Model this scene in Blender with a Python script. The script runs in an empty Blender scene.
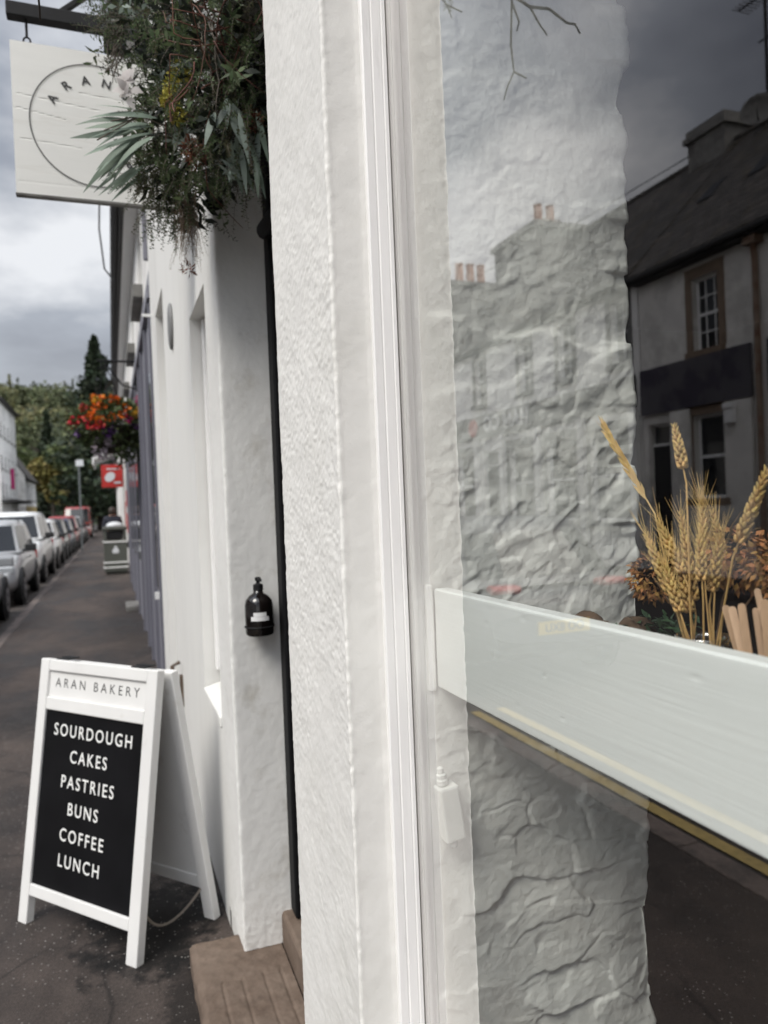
import bpy, bmesh, math, random
import numpy as np
from mathutils import Vector, Matrix
random.seed(7)
RNG = np.random.default_rng(7)
PI = math.pi
R = math.radians
sc = bpy.context.scene
COL = sc.collection

# ------------------------------------------------------------------ noise
def _h(ix, iy, seed):
    n = (ix.astype(np.int64) * 374761393 + iy.astype(np.int64) * 668265263 + seed * 974634777) & 0xFFFFFFFF
    n = ((n ^ (n >> 13)) * 1274126177) & 0xFFFFFFFF
    n = n ^ (n >> 16)
    return (n & 0xFFFFFF) / float(0xFFFFFF)
def vn(u, v, seed=0):
    u = np.asarray(u, float); v = np.asarray(v, float)
    iu = np.floor(u); iv = np.floor(v); fu = u - iu; fv = v - iv
    fu = fu * fu * (3 - 2 * fu); fv = fv * fv * (3 - 2 * fv)
    a = _h(iu, iv, seed); b = _h(iu + 1, iv, seed); c = _h(iu, iv + 1, seed); d = _h(iu + 1, iv + 1, seed)
    return (a * (1 - fu) + b * fu) * (1 - fv) + (c * (1 - fu) + d * fu) * fv
def fbm(u, v, oct=4, seed=0, gain=.5):
    s = 0; a = 1; t = 0
    for k in range(oct):
        s = s + a * vn(u * 2 ** k + 17 * k, v * 2 ** k - 9 * k, seed + k); t += a; a *= gain
    return s / t
def ridged(u, v, oct=3, seed=0):
    s = 0; a = 1; t = 0
    for k in range(oct):
        s = s + a * (1 - np.abs(2 * vn(u * 2 ** k + 31 * k, v * 2 ** k + 7 * k, seed + k) - 1)); t += a; a *= .5
    return s / t
def worley(u, v, seed=0):
    iu = np.floor(u); iv = np.floor(v)
    f1 = np.full(np.shape(u), 9.); f2 = np.full(np.shape(u), 9.); idv = np.zeros(np.shape(u)); dx1 = np.zeros(np.shape(u)); dy1 = np.zeros(np.shape(u))
    for di in (-1, 0, 1):
        for dj in (-1, 0, 1):
            cu = iu + di; cv = iv + dj
            px = cu + .15 + .7 * _h(cu, cv, seed); py = cv + .15 + .7 * _h(cu, cv, seed + 91)
            d = np.hypot(u - px, v - py)
            m = d < f1
            f2 = np.where(m, f1, np.minimum(f2, d))
            idv = np.where(m, _h(cu, cv, seed + 55), idv)
            dx1 = np.where(m, u - px, dx1); dy1 = np.where(m, v - py, dy1)
            f1 = np.where(m, d, f1)
    return f1, f2, idv, dx1, dy1
def sst(a, b, x):
    t = np.clip((x - a) / (b - a), 0, 1); return t * t * (3 - 2 * t)

# ------------------------------------------------------------------ materials
def nt(m):
    m.use_nodes = True
    t = m.node_tree; t.nodes.clear()
    return t, t.nodes, t.links
def mat(name, col, rough=.6, var=.12, vs=6., bump=0., bs=60., metal=0., spec=.5, col2=None, c2s=3., c2t=(.5, .6), coat=0., island=0., trans=0., stretch=(1, 1, 1), rvar=0., bs2=None, b2=0.):
    m = bpy.data.materials.new(name); t, N, L = nt(m)
    out = N.new('ShaderNodeOutputMaterial'); b = N.new('ShaderNodeBsdfPrincipled')
    L.new(b.outputs[0], out.inputs[0])
    tc = N.new('ShaderNodeTexCoord'); mp = N.new('ShaderNodeMapping'); mp.inputs['Scale'].default_value = stretch
    L.new(tc.outputs['Object'], mp.inputs[0])
    n = N.new('ShaderNodeTexNoise'); n.inputs['Scale'].default_value = vs; n.inputs['Detail'].default_value = 5
    L.new(mp.outputs[0], n.inputs['Vector'])
    rgb = N.new('ShaderNodeRGB'); rgb.outputs[0].default_value = (*col, 1)
    cur = rgb.outputs[0]
    if col2:
        n2 = N.new('ShaderNodeTexNoise'); n2.inputs['Scale'].default_value = c2s; n2.inputs['Detail'].default_value = 6; n2.inputs['Roughness'].default_value = .65
        L.new(mp.outputs[0], n2.inputs['Vector'])
        r = N.new('ShaderNodeMapRange'); r.inputs[1].default_value = c2t[0]; r.inputs[2].default_value = c2t[1]
        L.new(n2.outputs[0], r.inputs[0])
        mx = N.new('ShaderNodeMix'); mx.data_type = 'RGBA'; L.new(r.outputs[0], mx.inputs[0]); L.new(cur, mx.inputs[6]); mx.inputs[7].default_value = (*col2, 1)
        cur = mx.outputs[2]
    hs = N.new('ShaderNodeHueSaturation')
    mr = N.new('ShaderNodeMapRange'); mr.inputs[1].default_value = .25; mr.inputs[2].default_value = .75; mr.inputs[3].default_value = 1 - var; mr.inputs[4].default_value = 1 + var
    L.new(n.outputs[0], mr.inputs[0]); vo = mr.outputs[0]
    if island:
        g = N.new('ShaderNodeNewGeometry'); m2 = N.new('ShaderNodeMapRange'); m2.inputs[3].default_value = 1 - island; m2.inputs[4].default_value = 1 + island
        L.new(g.outputs['Random Per Island'], m2.inputs[0]); mu = N.new('ShaderNodeMath'); mu.operation = 'MULTIPLY'
        L.new(vo, mu.inputs[0]); L.new(m2.outputs[0], mu.inputs[1]); vo = mu.outputs[0]
        m3 = N.new('ShaderNodeMapRange'); m3.inputs[3].default_value = .5 - island * .06; m3.inputs[4].default_value = .5 + island * .05
        wn = N.new('ShaderNodeTexWhiteNoise'); wn.noise_dimensions = '1D'; L.new(g.outputs['Random Per Island'], wn.inputs['W'])
        L.new(wn.outputs[0], m3.inputs[0]); L.new(m3.outputs[0], hs.inputs['Hue'])
    L.new(vo, hs.inputs['Value']); L.new(cur, hs.inputs['Color'])
    L.new(hs.outputs[0], b.inputs['Base Color'])
    b.inputs['Roughness'].default_value = rough; b.inputs['Metallic'].default_value = metal
    if rvar:
        rr = N.new('ShaderNodeMapRange'); rr.inputs[1].default_value = .3; rr.inputs[2].default_value = .7; rr.inputs[3].default_value = max(0, rough - rvar); rr.inputs[4].default_value = min(1, rough + rvar)
        L.new(n.outputs[0], rr.inputs[0]); L.new(rr.outputs[0], b.inputs['Roughness'])
    b.inputs['Specular IOR Level'].default_value = spec
    b.inputs['Coat Weight'].default_value = coat
    if bump:
        bn = N.new('ShaderNodeTexNoise'); bn.inputs['Scale'].default_value = bs; bn.inputs['Detail'].default_value = 4
        L.new(mp.outputs[0], bn.inputs['Vector'])
        h = bn.outputs[0]
        if bs2:
            b2n = N.new('ShaderNodeTexNoise'); b2n.inputs['Scale'].default_value = bs2; b2n.inputs['Detail'].default_value = 3
            L.new(mp.outputs[0], b2n.inputs['Vector'])
            ma = N.new('ShaderNodeMath'); ma.operation = 'MULTIPLY_ADD'; L.new(b2n.outputs[0], ma.inputs[0]); ma.inputs[1].default_value = b2; L.new(h, ma.inputs[2]); h = ma.outputs[0]
        bp = N.new('ShaderNodeBump'); bp.inputs['Strength'].default_value = min(1, bump); bp.inputs['Distance'].default_value = max(.0004, .25 / bs)
        L.new(h, bp.inputs['Height']); L.new(bp.outputs[0], b.inputs['Normal'])
    if trans:
        tr = N.new('ShaderNodeBsdfTranslucent'); L.new(hs.outputs[0], tr.inputs[0]); mxs = N.new('ShaderNodeMixShader'); mxs.inputs[0].default_value = trans
        L.new(b.outputs[0], mxs.inputs[1]); L.new(tr.outputs[0], mxs.inputs[2]); L.new(mxs.outputs[0], out.inputs[0])
    return m
def glass_front(name, k=2.0, tint=(.955, .965, .955)):
    m = bpy.data.materials.new(name); t, N, L = nt(m)
    out = N.new('ShaderNodeOutputMaterial')
    tr = N.new('ShaderNodeBsdfTransparent'); tr.inputs[0].default_value = (*tint, 1)
    gl = N.new('ShaderNodeBsdfGlossy'); gl.inputs['Roughness'].default_value = 0.0; gl.inputs[0].default_value = (1, .965, .945, 1)
    mx = N.new('ShaderNodeMixShader')
    fr = N.new('ShaderNodeFresnel'); fr.inputs[0].default_value = 1.5
    mu = N.new('ShaderNodeMath'); mu.operation = 'MULTIPLY'; mu.inputs[1].default_value = k; mu.use_clamp = True
    L.new(fr.outputs[0], mu.inputs[0])
    ge = N.new('ShaderNodeNewGeometry'); m2 = N.new('ShaderNodeMix'); L.new(ge.outputs['Backfacing'], m2.inputs[0]); L.new(mu.outputs[0], m2.inputs[2]); m2.inputs[3].default_value = .08
    L.new(m2.outputs[0], mx.inputs[0]); L.new(tr.outputs[0], mx.inputs[1]); L.new(gl.outputs[0], mx.inputs[2])
    # faint waviness of old glass
    tc = N.new('ShaderNodeTexCoord'); nz = N.new('ShaderNodeTexNoise'); nz.inputs['Scale'].default_value = 2.5; nz.inputs['Detail'].default_value = 1
    L.new(tc.outputs['Object'], nz.inputs['Vector']); bp = N.new('ShaderNodeBump'); bp.inputs['Strength'].default_value = .02; bp.inputs['Distance'].default_value = .01
    L.new(nz.outputs[0], bp.inputs['Height']); L.new(bp.outputs[0], gl.inputs['Normal'])
    L.new(mx.outputs[0], out.inputs[0]); return m
def clear_mat(name):
    m = bpy.data.materials.new(name); t, N, L = nt(m)
    out = N.new('ShaderNodeOutputMaterial'); tr = N.new('ShaderNodeBsdfTransparent'); tr.inputs[0].default_value = (.99, 1, .99, 1)
    L.new(tr.outputs[0], out.inputs[0]); return m
def asphalt(name, base, speck=.5, dark=.5, sc_=1., stains_and_shade=()):
    m = bpy.data.materials.new(name); t, N, L = nt(m)
    out = N.new('ShaderNodeOutputMaterial'); b = N.new('ShaderNodeBsdfPrincipled'); L.new(b.outputs[0], out.inputs[0])
    tc = N.new('ShaderNodeTexCoord')
    def noise(s, d=5, r=.6, st=None):
        n = N.new('ShaderNodeTexNoise'); n.inputs['Scale'].default_value = s; n.inputs['Detail'].default_value = d; n.inputs['Roughness'].default_value = r
        if st:
            mp = N.new('ShaderNodeMapping'); mp.inputs['Scale'].default_value = st; L.new(tc.outputs['Object'], mp.inputs[0]); L.new(mp.outputs[0], n.inputs['Vector'])
        else: L.new(tc.outputs['Object'], n.inputs['Vector'])
        return n.outputs[0]
    def mr(x, a, b_, c, d):
        n = N.new('ShaderNodeMapRange'); n.inputs[1].default_value = a; n.inputs[2].default_value = b_; n.inputs[3].default_value = c; n.inputs[4].default_value = d
        L.new(x, n.inputs[0]); return n.outputs[0]
    def mul(a, b_):
        n = N.new('ShaderNodeMath'); n.operation = 'MULTIPLY'; L.new(a, n.inputs[0]); L.new(b_, n.inputs[1]); return n.outputs[0]
    v = mul(mr(noise(.9, 6, .65, (1, .55, 1)), .38, .62, 1 - dark, 1.25), mr(noise(90, 3), .3, .7, .72, 1.25))
    v = mul(v, mr(noise(7, 5), .3, .7, .8, 1.2))
    # cracks
    vo = N.new('ShaderNodeTexVoronoi'); vo.feature = 'DISTANCE_TO_EDGE'; vo.inputs['Scale'].default_value = 1.1
    wp = N.new('ShaderNodeMix'); wp.data_type = 'RGBA'; wp.inputs[0].default_value = .12
    nn = N.new('ShaderNodeTexNoise'); nn.inputs['Scale'].default_value = 4; nn.inputs['Detail'].default_value = 6; L.new(tc.outputs['Object'], nn.inputs['Vector'])
    L.new(tc.outputs['Object'], wp.inputs[6]); L.new(nn.outputs['Color'], wp.inputs[7]); L.new(wp.outputs[2], vo.inputs['Vector'])
    crack = mr(vo.outputs['Distance'], .002, .009, 0., 1.)
    gate = mr(noise(.7, 2), .45, .55, 1., 0.)
    mxx = N.new('ShaderNodeMath'); mxx.operation = 'MAXIMUM'; L.new(crack, mxx.inputs[0]); L.new(gate, mxx.inputs[1])
    v = mul(v, mr(mxx.outputs[0], 0, 1, .45, 1))
    for (sx_, sy_, rx_, ry_, k_) in stains_and_shade:          # old damp and oil staining, soft ragged edges; shadow painted in below menu board
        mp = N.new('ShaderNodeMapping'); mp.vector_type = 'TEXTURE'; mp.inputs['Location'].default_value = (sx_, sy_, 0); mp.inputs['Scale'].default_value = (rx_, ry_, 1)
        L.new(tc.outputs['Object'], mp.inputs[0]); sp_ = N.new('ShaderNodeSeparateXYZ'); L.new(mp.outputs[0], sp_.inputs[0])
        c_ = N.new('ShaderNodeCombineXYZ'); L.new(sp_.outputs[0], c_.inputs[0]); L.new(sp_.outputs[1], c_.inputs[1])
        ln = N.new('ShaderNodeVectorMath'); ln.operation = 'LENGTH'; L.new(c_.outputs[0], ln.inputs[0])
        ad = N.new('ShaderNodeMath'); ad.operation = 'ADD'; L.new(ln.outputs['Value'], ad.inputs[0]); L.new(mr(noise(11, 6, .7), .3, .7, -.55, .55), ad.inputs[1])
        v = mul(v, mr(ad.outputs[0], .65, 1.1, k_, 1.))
    # pale chippings
    vs = N.new('ShaderNodeTexVoronoi'); vs.inputs['Scale'].default_value = 95 * sc_; L.new(tc.outputs['Object'], vs.inputs['Vector'])
    wn = N.new('ShaderNodeSeparateColor'); L.new(vs.outputs['Color'], wn.inputs[0])
    pick = mr(wn.outputs[0], .87, .89, 0, 1); near = mr(vs.outputs['Distance'], .22, .34, 1, 0)
    s = mul(mul(pick, near), mr(noise(2.2, 3), .4, .6, .25, 1.))
    c1 = N.new('ShaderNodeMix'); c1.data_type = 'RGBA'; c1.blend_type = 'MULTIPLY'; c1.inputs[0].default_value = 1; c1.inputs[6].default_value = (*base, 1)
    cc = N.new('ShaderNodeCombineColor'); [L.new(v, cc.inputs[k]) for k in range(3)]; L.new(cc.outputs[0], c1.inputs[7])
    c2 = N.new('ShaderNodeMix'); c2.data_type = 'RGBA'; sm = N.new('ShaderNodeMath'); sm.operation = 'MULTIPLY'; sm.inputs[1].default_value = speck; L.new(s, sm.inputs[0]); L.new(sm.outputs[0], c2.inputs[0]); L.new(c1.outputs[2], c2.inputs[6]); c2.inputs[7].default_value = (.34, .32, .30, 1)
    L.new(c2.outputs[2], b.inputs['Base Color'])
    L.new(mr(noise(.9, 6, .65, (1, .55, 1)), .4, .6, .5, .85), b.inputs['Roughness']); b.inputs['Specular IOR Level'].default_value = .4
    bp = N.new('ShaderNodeBump'); bp.inputs['Strength'].default_value = .7; bp.inputs['Distance'].default_value = .004; L.new(noise(140, 3), bp.inputs['Height']); L.new(bp.outputs[0], b.inputs['Normal'])
    return m

M = {}
M['render'] = mat('roughcast_white_paint', (.76, .75, .72), .75, .04, 5, .3, 230, col2=(.68, .67, .63), c2s=3.5, c2t=(.52, .8), spec=.25)
M['plaster'] = mat('smooth_white_paint', (.74, .735, .71), .7, .03, 4, .12, 90, col2=(.62, .61, .58), c2s=1.6, c2t=(.52, .85), spec=.3, stretch=(1, 1, .35))
M['dirtywhite'] = mat('weathered_white_paint', (.74, .735, .71), .75, .05, 4, .3, 120, col2=(.40, .37, .31), c2s=5, c2t=(.58, .85), spec=.3)
M['timber'] = mat('white_gloss_timber', (.82, .81, .80), .45, .03, 12, .05, 40, spec=.5, col2=(.66, .65, .64), c2s=9, c2t=(.6, .8), stretch=(4, 4, .5))
M['stonewhite'] = mat('painted_stone', (.84, .835, .81), (.62), .06, 9, .5, 120, spec=.35, col2=(.70, .685, .65), c2s=5, c2t=(.5, .8), bs2=45, b2=1.6)
M['black'] = mat('black_paint', (.008, .008, .009), .6, .1, 8, spec=.15)
M['blackmat'] = mat('black_metal', (.010, .010, .011), .6, .2, 20, .1, 60, spec=.25)
M['sandstone'] = mat('brown_step_stone', (.165, .125, .098), .85, .18, 26, .5, 170, col2=(.09, .062, .046), c2s=5, c2t=(.45, .75), spec=.25)
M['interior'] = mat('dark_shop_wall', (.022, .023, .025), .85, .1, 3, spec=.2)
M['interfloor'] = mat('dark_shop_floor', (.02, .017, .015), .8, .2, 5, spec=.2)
M['glass'] = glass_front('window_glass', 3.3)
M['clear'] = clear_mat('glass_edge')
M['pane'] = mat('dark_window_pane', (.015, .017, .02), .05, .3, 2, spec=.7)
M['palepane'] = mat('net_curtain_pane', (.16, .16, .16), .1, .35, 3, spec=.6)
M['asphalt'] = asphalt('pavement_asphalt', (.060, .047, .041), .85, .62, stains_and_shade=((.08, 2.95, .27, .36, .12), (.16, 2.35, .07, .55, .35), (.28, 4.4, .13, 1.6, .5), (-.5, 6.4, .5, .5, .6), (.2, 12, .35, 3.5, .6)))  # first patch is damp plus painted shade under the menu board
M['road'] = asphalt('road_asphalt', (.058, .050, .045), .35, .35, .8)
M['kerb'] = mat('granite_kerb', (.13, .105, .095), .8, .25, 40, .3, 120, col2=(.07, .06, .055), c2s=4)
M['yellow'] = mat('yellow_line_paint', (.38, .29, .11), .7, .2, 25, .2, 120, col2=(.14, .11, .07), c2s=30, c2t=(.58, .8))
M['earth'] = mat('rough_ground', (.05, .055, .035), .9, .3, .2)
M['hill'] = mat('hillside', (.03, .04, .018), .9, .4, .05)
M['slate'] = mat('slate_roof', (.075, .07, .066), .7, .3, 5, .4, 14, spec=.3, stretch=(1, 1, 1), col2=(.07, .062, .05), c2s=2)
def slate_courses(m):
    N = m.node_tree.nodes; L = m.node_tree.links; b = [n for n in N if n.type == 'BSDF_PRINCIPLED'][0]; src = b.inputs['Base Color'].links[0].from_socket
    tc = [n for n in N if n.type == 'TEX_COORD'][0]; sp_ = N.new('ShaderNodeSeparateXYZ'); L.new(tc.outputs['Object'], sp_.inputs[0]); cb = N.new('ShaderNodeCombineXYZ'); L.new(sp_.outputs[1], cb.inputs[0]); L.new(sp_.outputs[2], cb.inputs[1])
    br = N.new('ShaderNodeTexBrick'); br.inputs['Scale'].default_value = 1; br.inputs['Brick Width'].default_value = .30; br.inputs['Row Height'].default_value = .17; br.inputs['Mortar Size'].default_value = .012
    br.inputs['Color1'].default_value = (.75, .75, .75, 1); br.inputs['Color2'].default_value = (1.3, 1.25, 1.2, 1); br.inputs['Mortar'].default_value = (.4, .4, .4, 1); L.new(cb.outputs[0], br.inputs['Vector'])
    mx = N.new('ShaderNodeMix'); mx.data_type = 'RGBA'; mx.blend_type = 'MULTIPLY'; mx.inputs[0].default_value = 1; L.new(src, mx.inputs[6]); L.new(br.outputs['Color'], mx.inputs[7]); L.new(mx.outputs[2], b.inputs['Base Color'])
slate_courses(M['slate'])
M['graystone'] = mat('grey_stone', (.17, .165, .155), .85, .25, 6, .4, 14, col2=(.10, .095, .09), c2s=2)
M['brownstone'] = mat('brown_sandstone_dressing', (.22, .16, .115), .85, .2, 8, .3, 60)
M['harl'] = mat('pale_harling', (.74, .72, .68), .9, .12, 2.5, .5, 60, col2=(.58, .565, .53), c2s=1.2)
M['whitewall'] = mat('white_painted_wall', (.82, .81, .785), .8, .05, 2, .2, 40, col2=(.62, .61, .59), c2s=.8)
M['creamwall'] = mat('cream_painted_wall', (.55, .53, .47), .8, .06, 2, .2, 40)
M['bluegrey'] = mat('blue_grey_paint', (.215, .215, .25), .55, .06, 3)
M['bluegreyd'] = mat('dark_blue_grey_paint', (.15, .15, .18), .5, .06, 3)
M['navy'] = mat('dark_purple_fascia_paint', (.075, .070, .082), .5, .15, 2.2, col2=(.032, .026, .046), c2s=1.6, c2t=(.48, .56))
M['ochre'] = mat('ochre_wall', (.40, .30, .12), .8, .1, 2)
M['terracotta'] = mat('terracotta', (.38, .16, .09), .8, .15, 10)
M['rustpipe'] = mat('rusty_pipe', (.26, .19, .14), .7, .2, 9, col2=(.16, .07, .03), c2s=6)
M['gutter'] = mat('dark_gutter', (.02, .019, .019), .6, .3, 6)
M['red'] = mat('red_paint', (.45, .025, .02), .5, .1, 4)
M['whitefront'] = mat('bright_white_front', (.86, .85, .82), .8, .05, 2, .2, 40, col2=(.74, .73, .70), c2s=.8)
M['white'] = mat('white_paint', (.78, .78, .77), .5, .03, 6)
M['signwhite'] = mat('sign_board_paint', (.74, .735, .70), .6, .04, 2, .03, 40, col2=(.60, .58, .53), c2s=3, c2t=(.56, .85), stretch=(1, 1, 9))
M['boardwhite'] = mat('a_board_white_paint', (.72, .715, .70), .5, .04, 6, .08, 60, col2=(.52, .50, .46), c2s=9, c2t=(.62, .85))
M['chalk'] = mat('matt_black_board', (.006, .006, .007), .6, .3, 6, spec=.12)
M['lettering'] = mat('white_lettering', (.80, .80, .78), .6, .02, 6)
M['darklettering'] = mat('dark_lettering', (.03, .03, .03), .6, .1, 6)
M['shelfwhite'] = mat('shelf_white_paint', (.82, .83, .82), .45, .02, 10, .025, 90, spec=.5, stretch=(1, .35, 3), col2=(.70, .71, .69), c2s=14, c2t=(.68, .8), bs2=70, b2=.5)
M['amber'] = mat('amber_bottle', (.006, .004, .0035), .10, .2, 5, spec=.6)
M['plastic'] = mat('white_plastic', (.76, .76, .74), .35, .02, 5)
M['straw'] = mat('wheat_straw', (.62, .41, .145), .6, .15, 60, island=.22, trans=.12)
M['barley'] = mat('bleached_barley', (.68, .47, .19), .6, .15, 60, island=.15, trans=.15)
M['drybrown'] = mat('dried_brown_bloom', (.32, .155, .048), .85, .35, 70, .4, 200, island=.35)
M['wood'] = mat('pale_birch', (.62, .42, .27), .6, .12, 20, .15, 60, island=.16, stretch=(6, 6, 1))
M['woodb'] = mat('toasted_birch', (.50, .32, .20), .6, .15, 20, .15, 60, stretch=(6, 6, 1))
M['moss'] = mat('green_leaf', (.05, .115, .055), .6, .3, 40, island=.4, trans=.15)
M['bark'] = mat('brown_bark', (.10, .06, .035), .9, .4, 40, .6, 60)
M['paleglass'] = mat('pale_glass', (.35, .37, .36), .05, .05, 4, spec=.8)
M['fern'] = mat('fern_green_sprig', (.095, .135, .06), .65, .2, 15, island=.5, trans=.2)
M['darkleaf'] = mat('dark_green_leaf', (.024, .034, .022), .55, .2, 15, island=.5, trans=.1)
M['olive'] = mat('dull_olive_sprig', (.11, .11, .06), .65, .2, 15, island=.45, trans=.2)
M['eucalyptus'] = mat('eucalyptus_leaf', (.19, .25, .19), .6, .15, 20, island=.32, trans=.2)
M['greyleaf'] = mat('grey_green_leaf', (.22, .27, .23), .6, .15, 20, island=.3, trans=.2)
M['drytan'] = mat('dried_grass_tuft', (.24, .18, .125), .8, .2, 20, island=.4, trans=.2)
M['twig'] = mat('red_brown_twig', (.13, .055, .036), .75, .3, 30, island=.3)
M['greytwig'] = mat('grey_twig', (.16, .135, .11), .8, .3, 30)
M['lime'] = mat('lime_yellow_bloom', (.42, .38, .07), .7, .2, 40, island=.35, trans=.15)
M['petal'] = mat('dried_white_petal', (.68, .64, .62), .7, .1, 30, island=.2, trans=.3)
M['rust'] = mat('rust_bloom', (.16, .065, .035), .8, .2, 30, island=.3)
M['orange'] = mat('orange_petal', (.72, .17, .015), .6, .1, 30, island=.25, trans=.2)
M['redpetal'] = mat('red_petal', (.55, .02, .025), .6, .1, 30, island=.3, trans=.2)
M['purple'] = mat('purple_petal', (.10, .035, .16), .6, .1, 30, island=.3, trans=.2)
M['magenta'] = mat('magenta_petal', (.35, .015, .09), .6, .1, 30, island=.3, trans=.2)
M['yellowpetal'] = mat('yellow_petal', (.65, .38, .04), .6, .1, 30, island=.3, trans=.2)
M['basketleaf'] = mat('basket_leaf', (.06, .085, .026), .6, .2, 20, island=.5, trans=.2)
M['palebloom'] = mat('pale_lilac_petal', (.42, .36, .40), .6, .2, 20, island=.4, trans=.2)
M['bin'] = mat('grey_green_bin', (.075, .08, .068), .5, .08, 4)
M['silver'] = mat('silver_car_paint', (.36, .37, .385), .3, .03, 3, metal=.35, coat=.6)
M['silverlight'] = mat('pale_silver_car_paint', (.55, .56, .57), .3, .03, 3, metal=.25, coat=.6)
M['carwhite'] = mat('white_car_paint', (.74, .75, .75), .3, .02, 3, coat=.6)
M['carblack'] = mat('black_car_paint', (.012, .012, .014), .25, .1, 3, coat=.8)
M['carred'] = mat('red_car_paint', (.26, .03, .025), .3, .1, 3, coat=.7)
M['cargrey'] = mat('grey_car_paint', (.085, .088, .095), .5, .1, 3, coat=.15, spec=.3)
M['carblue'] = mat('blue_car_paint', (.05, .07, .12), .3, .1, 3, metal=.3, coat=.7)
M['carglass'] = mat('car_glass', (.014, .016, .018), .08, .1, 2, spec=.5)
M['carglassdull'] = mat('dusty_car_glass', (.012, .014, .016), .14, .1, 2, spec=.14)
M['tyre'] = mat('tyre_rubber', (.014, .014, .014), .8, .1, 20)
M['alloy'] = mat('wheel_alloy', (.38, .38, .39), .35, .05, 5, metal=.8)
M['trim'] = mat('black_trim', (.015, .015, .016), .5, .1, 10)
M['lamp'] = mat('headlamp_lens', (.55, .57, .58), .12, .1, 10, spec=.8)
M['tail'] = mat('tail_lamp_lens', (.50, .02, .02), .15, .1, 10, spec=.7)
M['plateyellow'] = mat('yellow_plate', (.62, .45, .05), .4, .02, 5)
M['coat'] = mat('navy_coat', (.018, .02, .032), .85, .2, 12, .2, 60)
M['trousers'] = mat('dark_trousers', (.014, .014, .017), .85, .2, 12)
M['skin'] = mat('skin', (.45, .28, .21), .55, .05, 12)
M['hair'] = mat('brown_hair', (.03, .02, .014), .6, .2, 30)
M['darkbark'] = mat('dark_twig_bark', (.02, .016, .012), .8, .3, 40)
M['darktwig'] = mat('bare_dark_twig', (.03, .022, .016), .8, .3, 40)
M['trunk'] = mat('tree_bark', (.05, .04, .032), .9, .3, 6, .5, 20)
M['pine'] = mat('conifer_needles', (.024, .038, .017), .7, .3, .25, island=.55, trans=.1)
M['broad'] = mat('broadleaf_green', (.062, .080, .026), .7, .3, .25, island=.5, trans=.15)
M['autumn'] = mat('yellowing_leaves', (.16, .135, .035), .7, .3, .25, island=.45, trans=.15)
M['woods'] = mat('far_wood_leaves', (.085, .102, .042), .75, .4, .05, island=.4, col2=(.13, .118, .048), c2s=.05, c2t=(.5, .62))
M['cable'] = mat('black_cable', (.01, .01, .01), .6, .1, 5)
M['rope'] = mat('dirty_rope', (.22, .19, .16), .9, .2, 80)
M['iron'] = mat('rusted_iron', (.10, .07, .05), .8, .4, 25, .4, 60)
M['plaque'] = mat('grey_enamel', (.18, .18, .18), .5, .1, 30)
M['lens'] = mat('lamp_glass', (.10, .10, .10), .2, .1, 5)
M['signgrey'] = mat('white_sign_face', (.62, .64, .66), .5, .03, 5)
M['post'] = mat('galvanised_post', (.20, .22, .23), .5, .1, 5, metal=.6)

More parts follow.
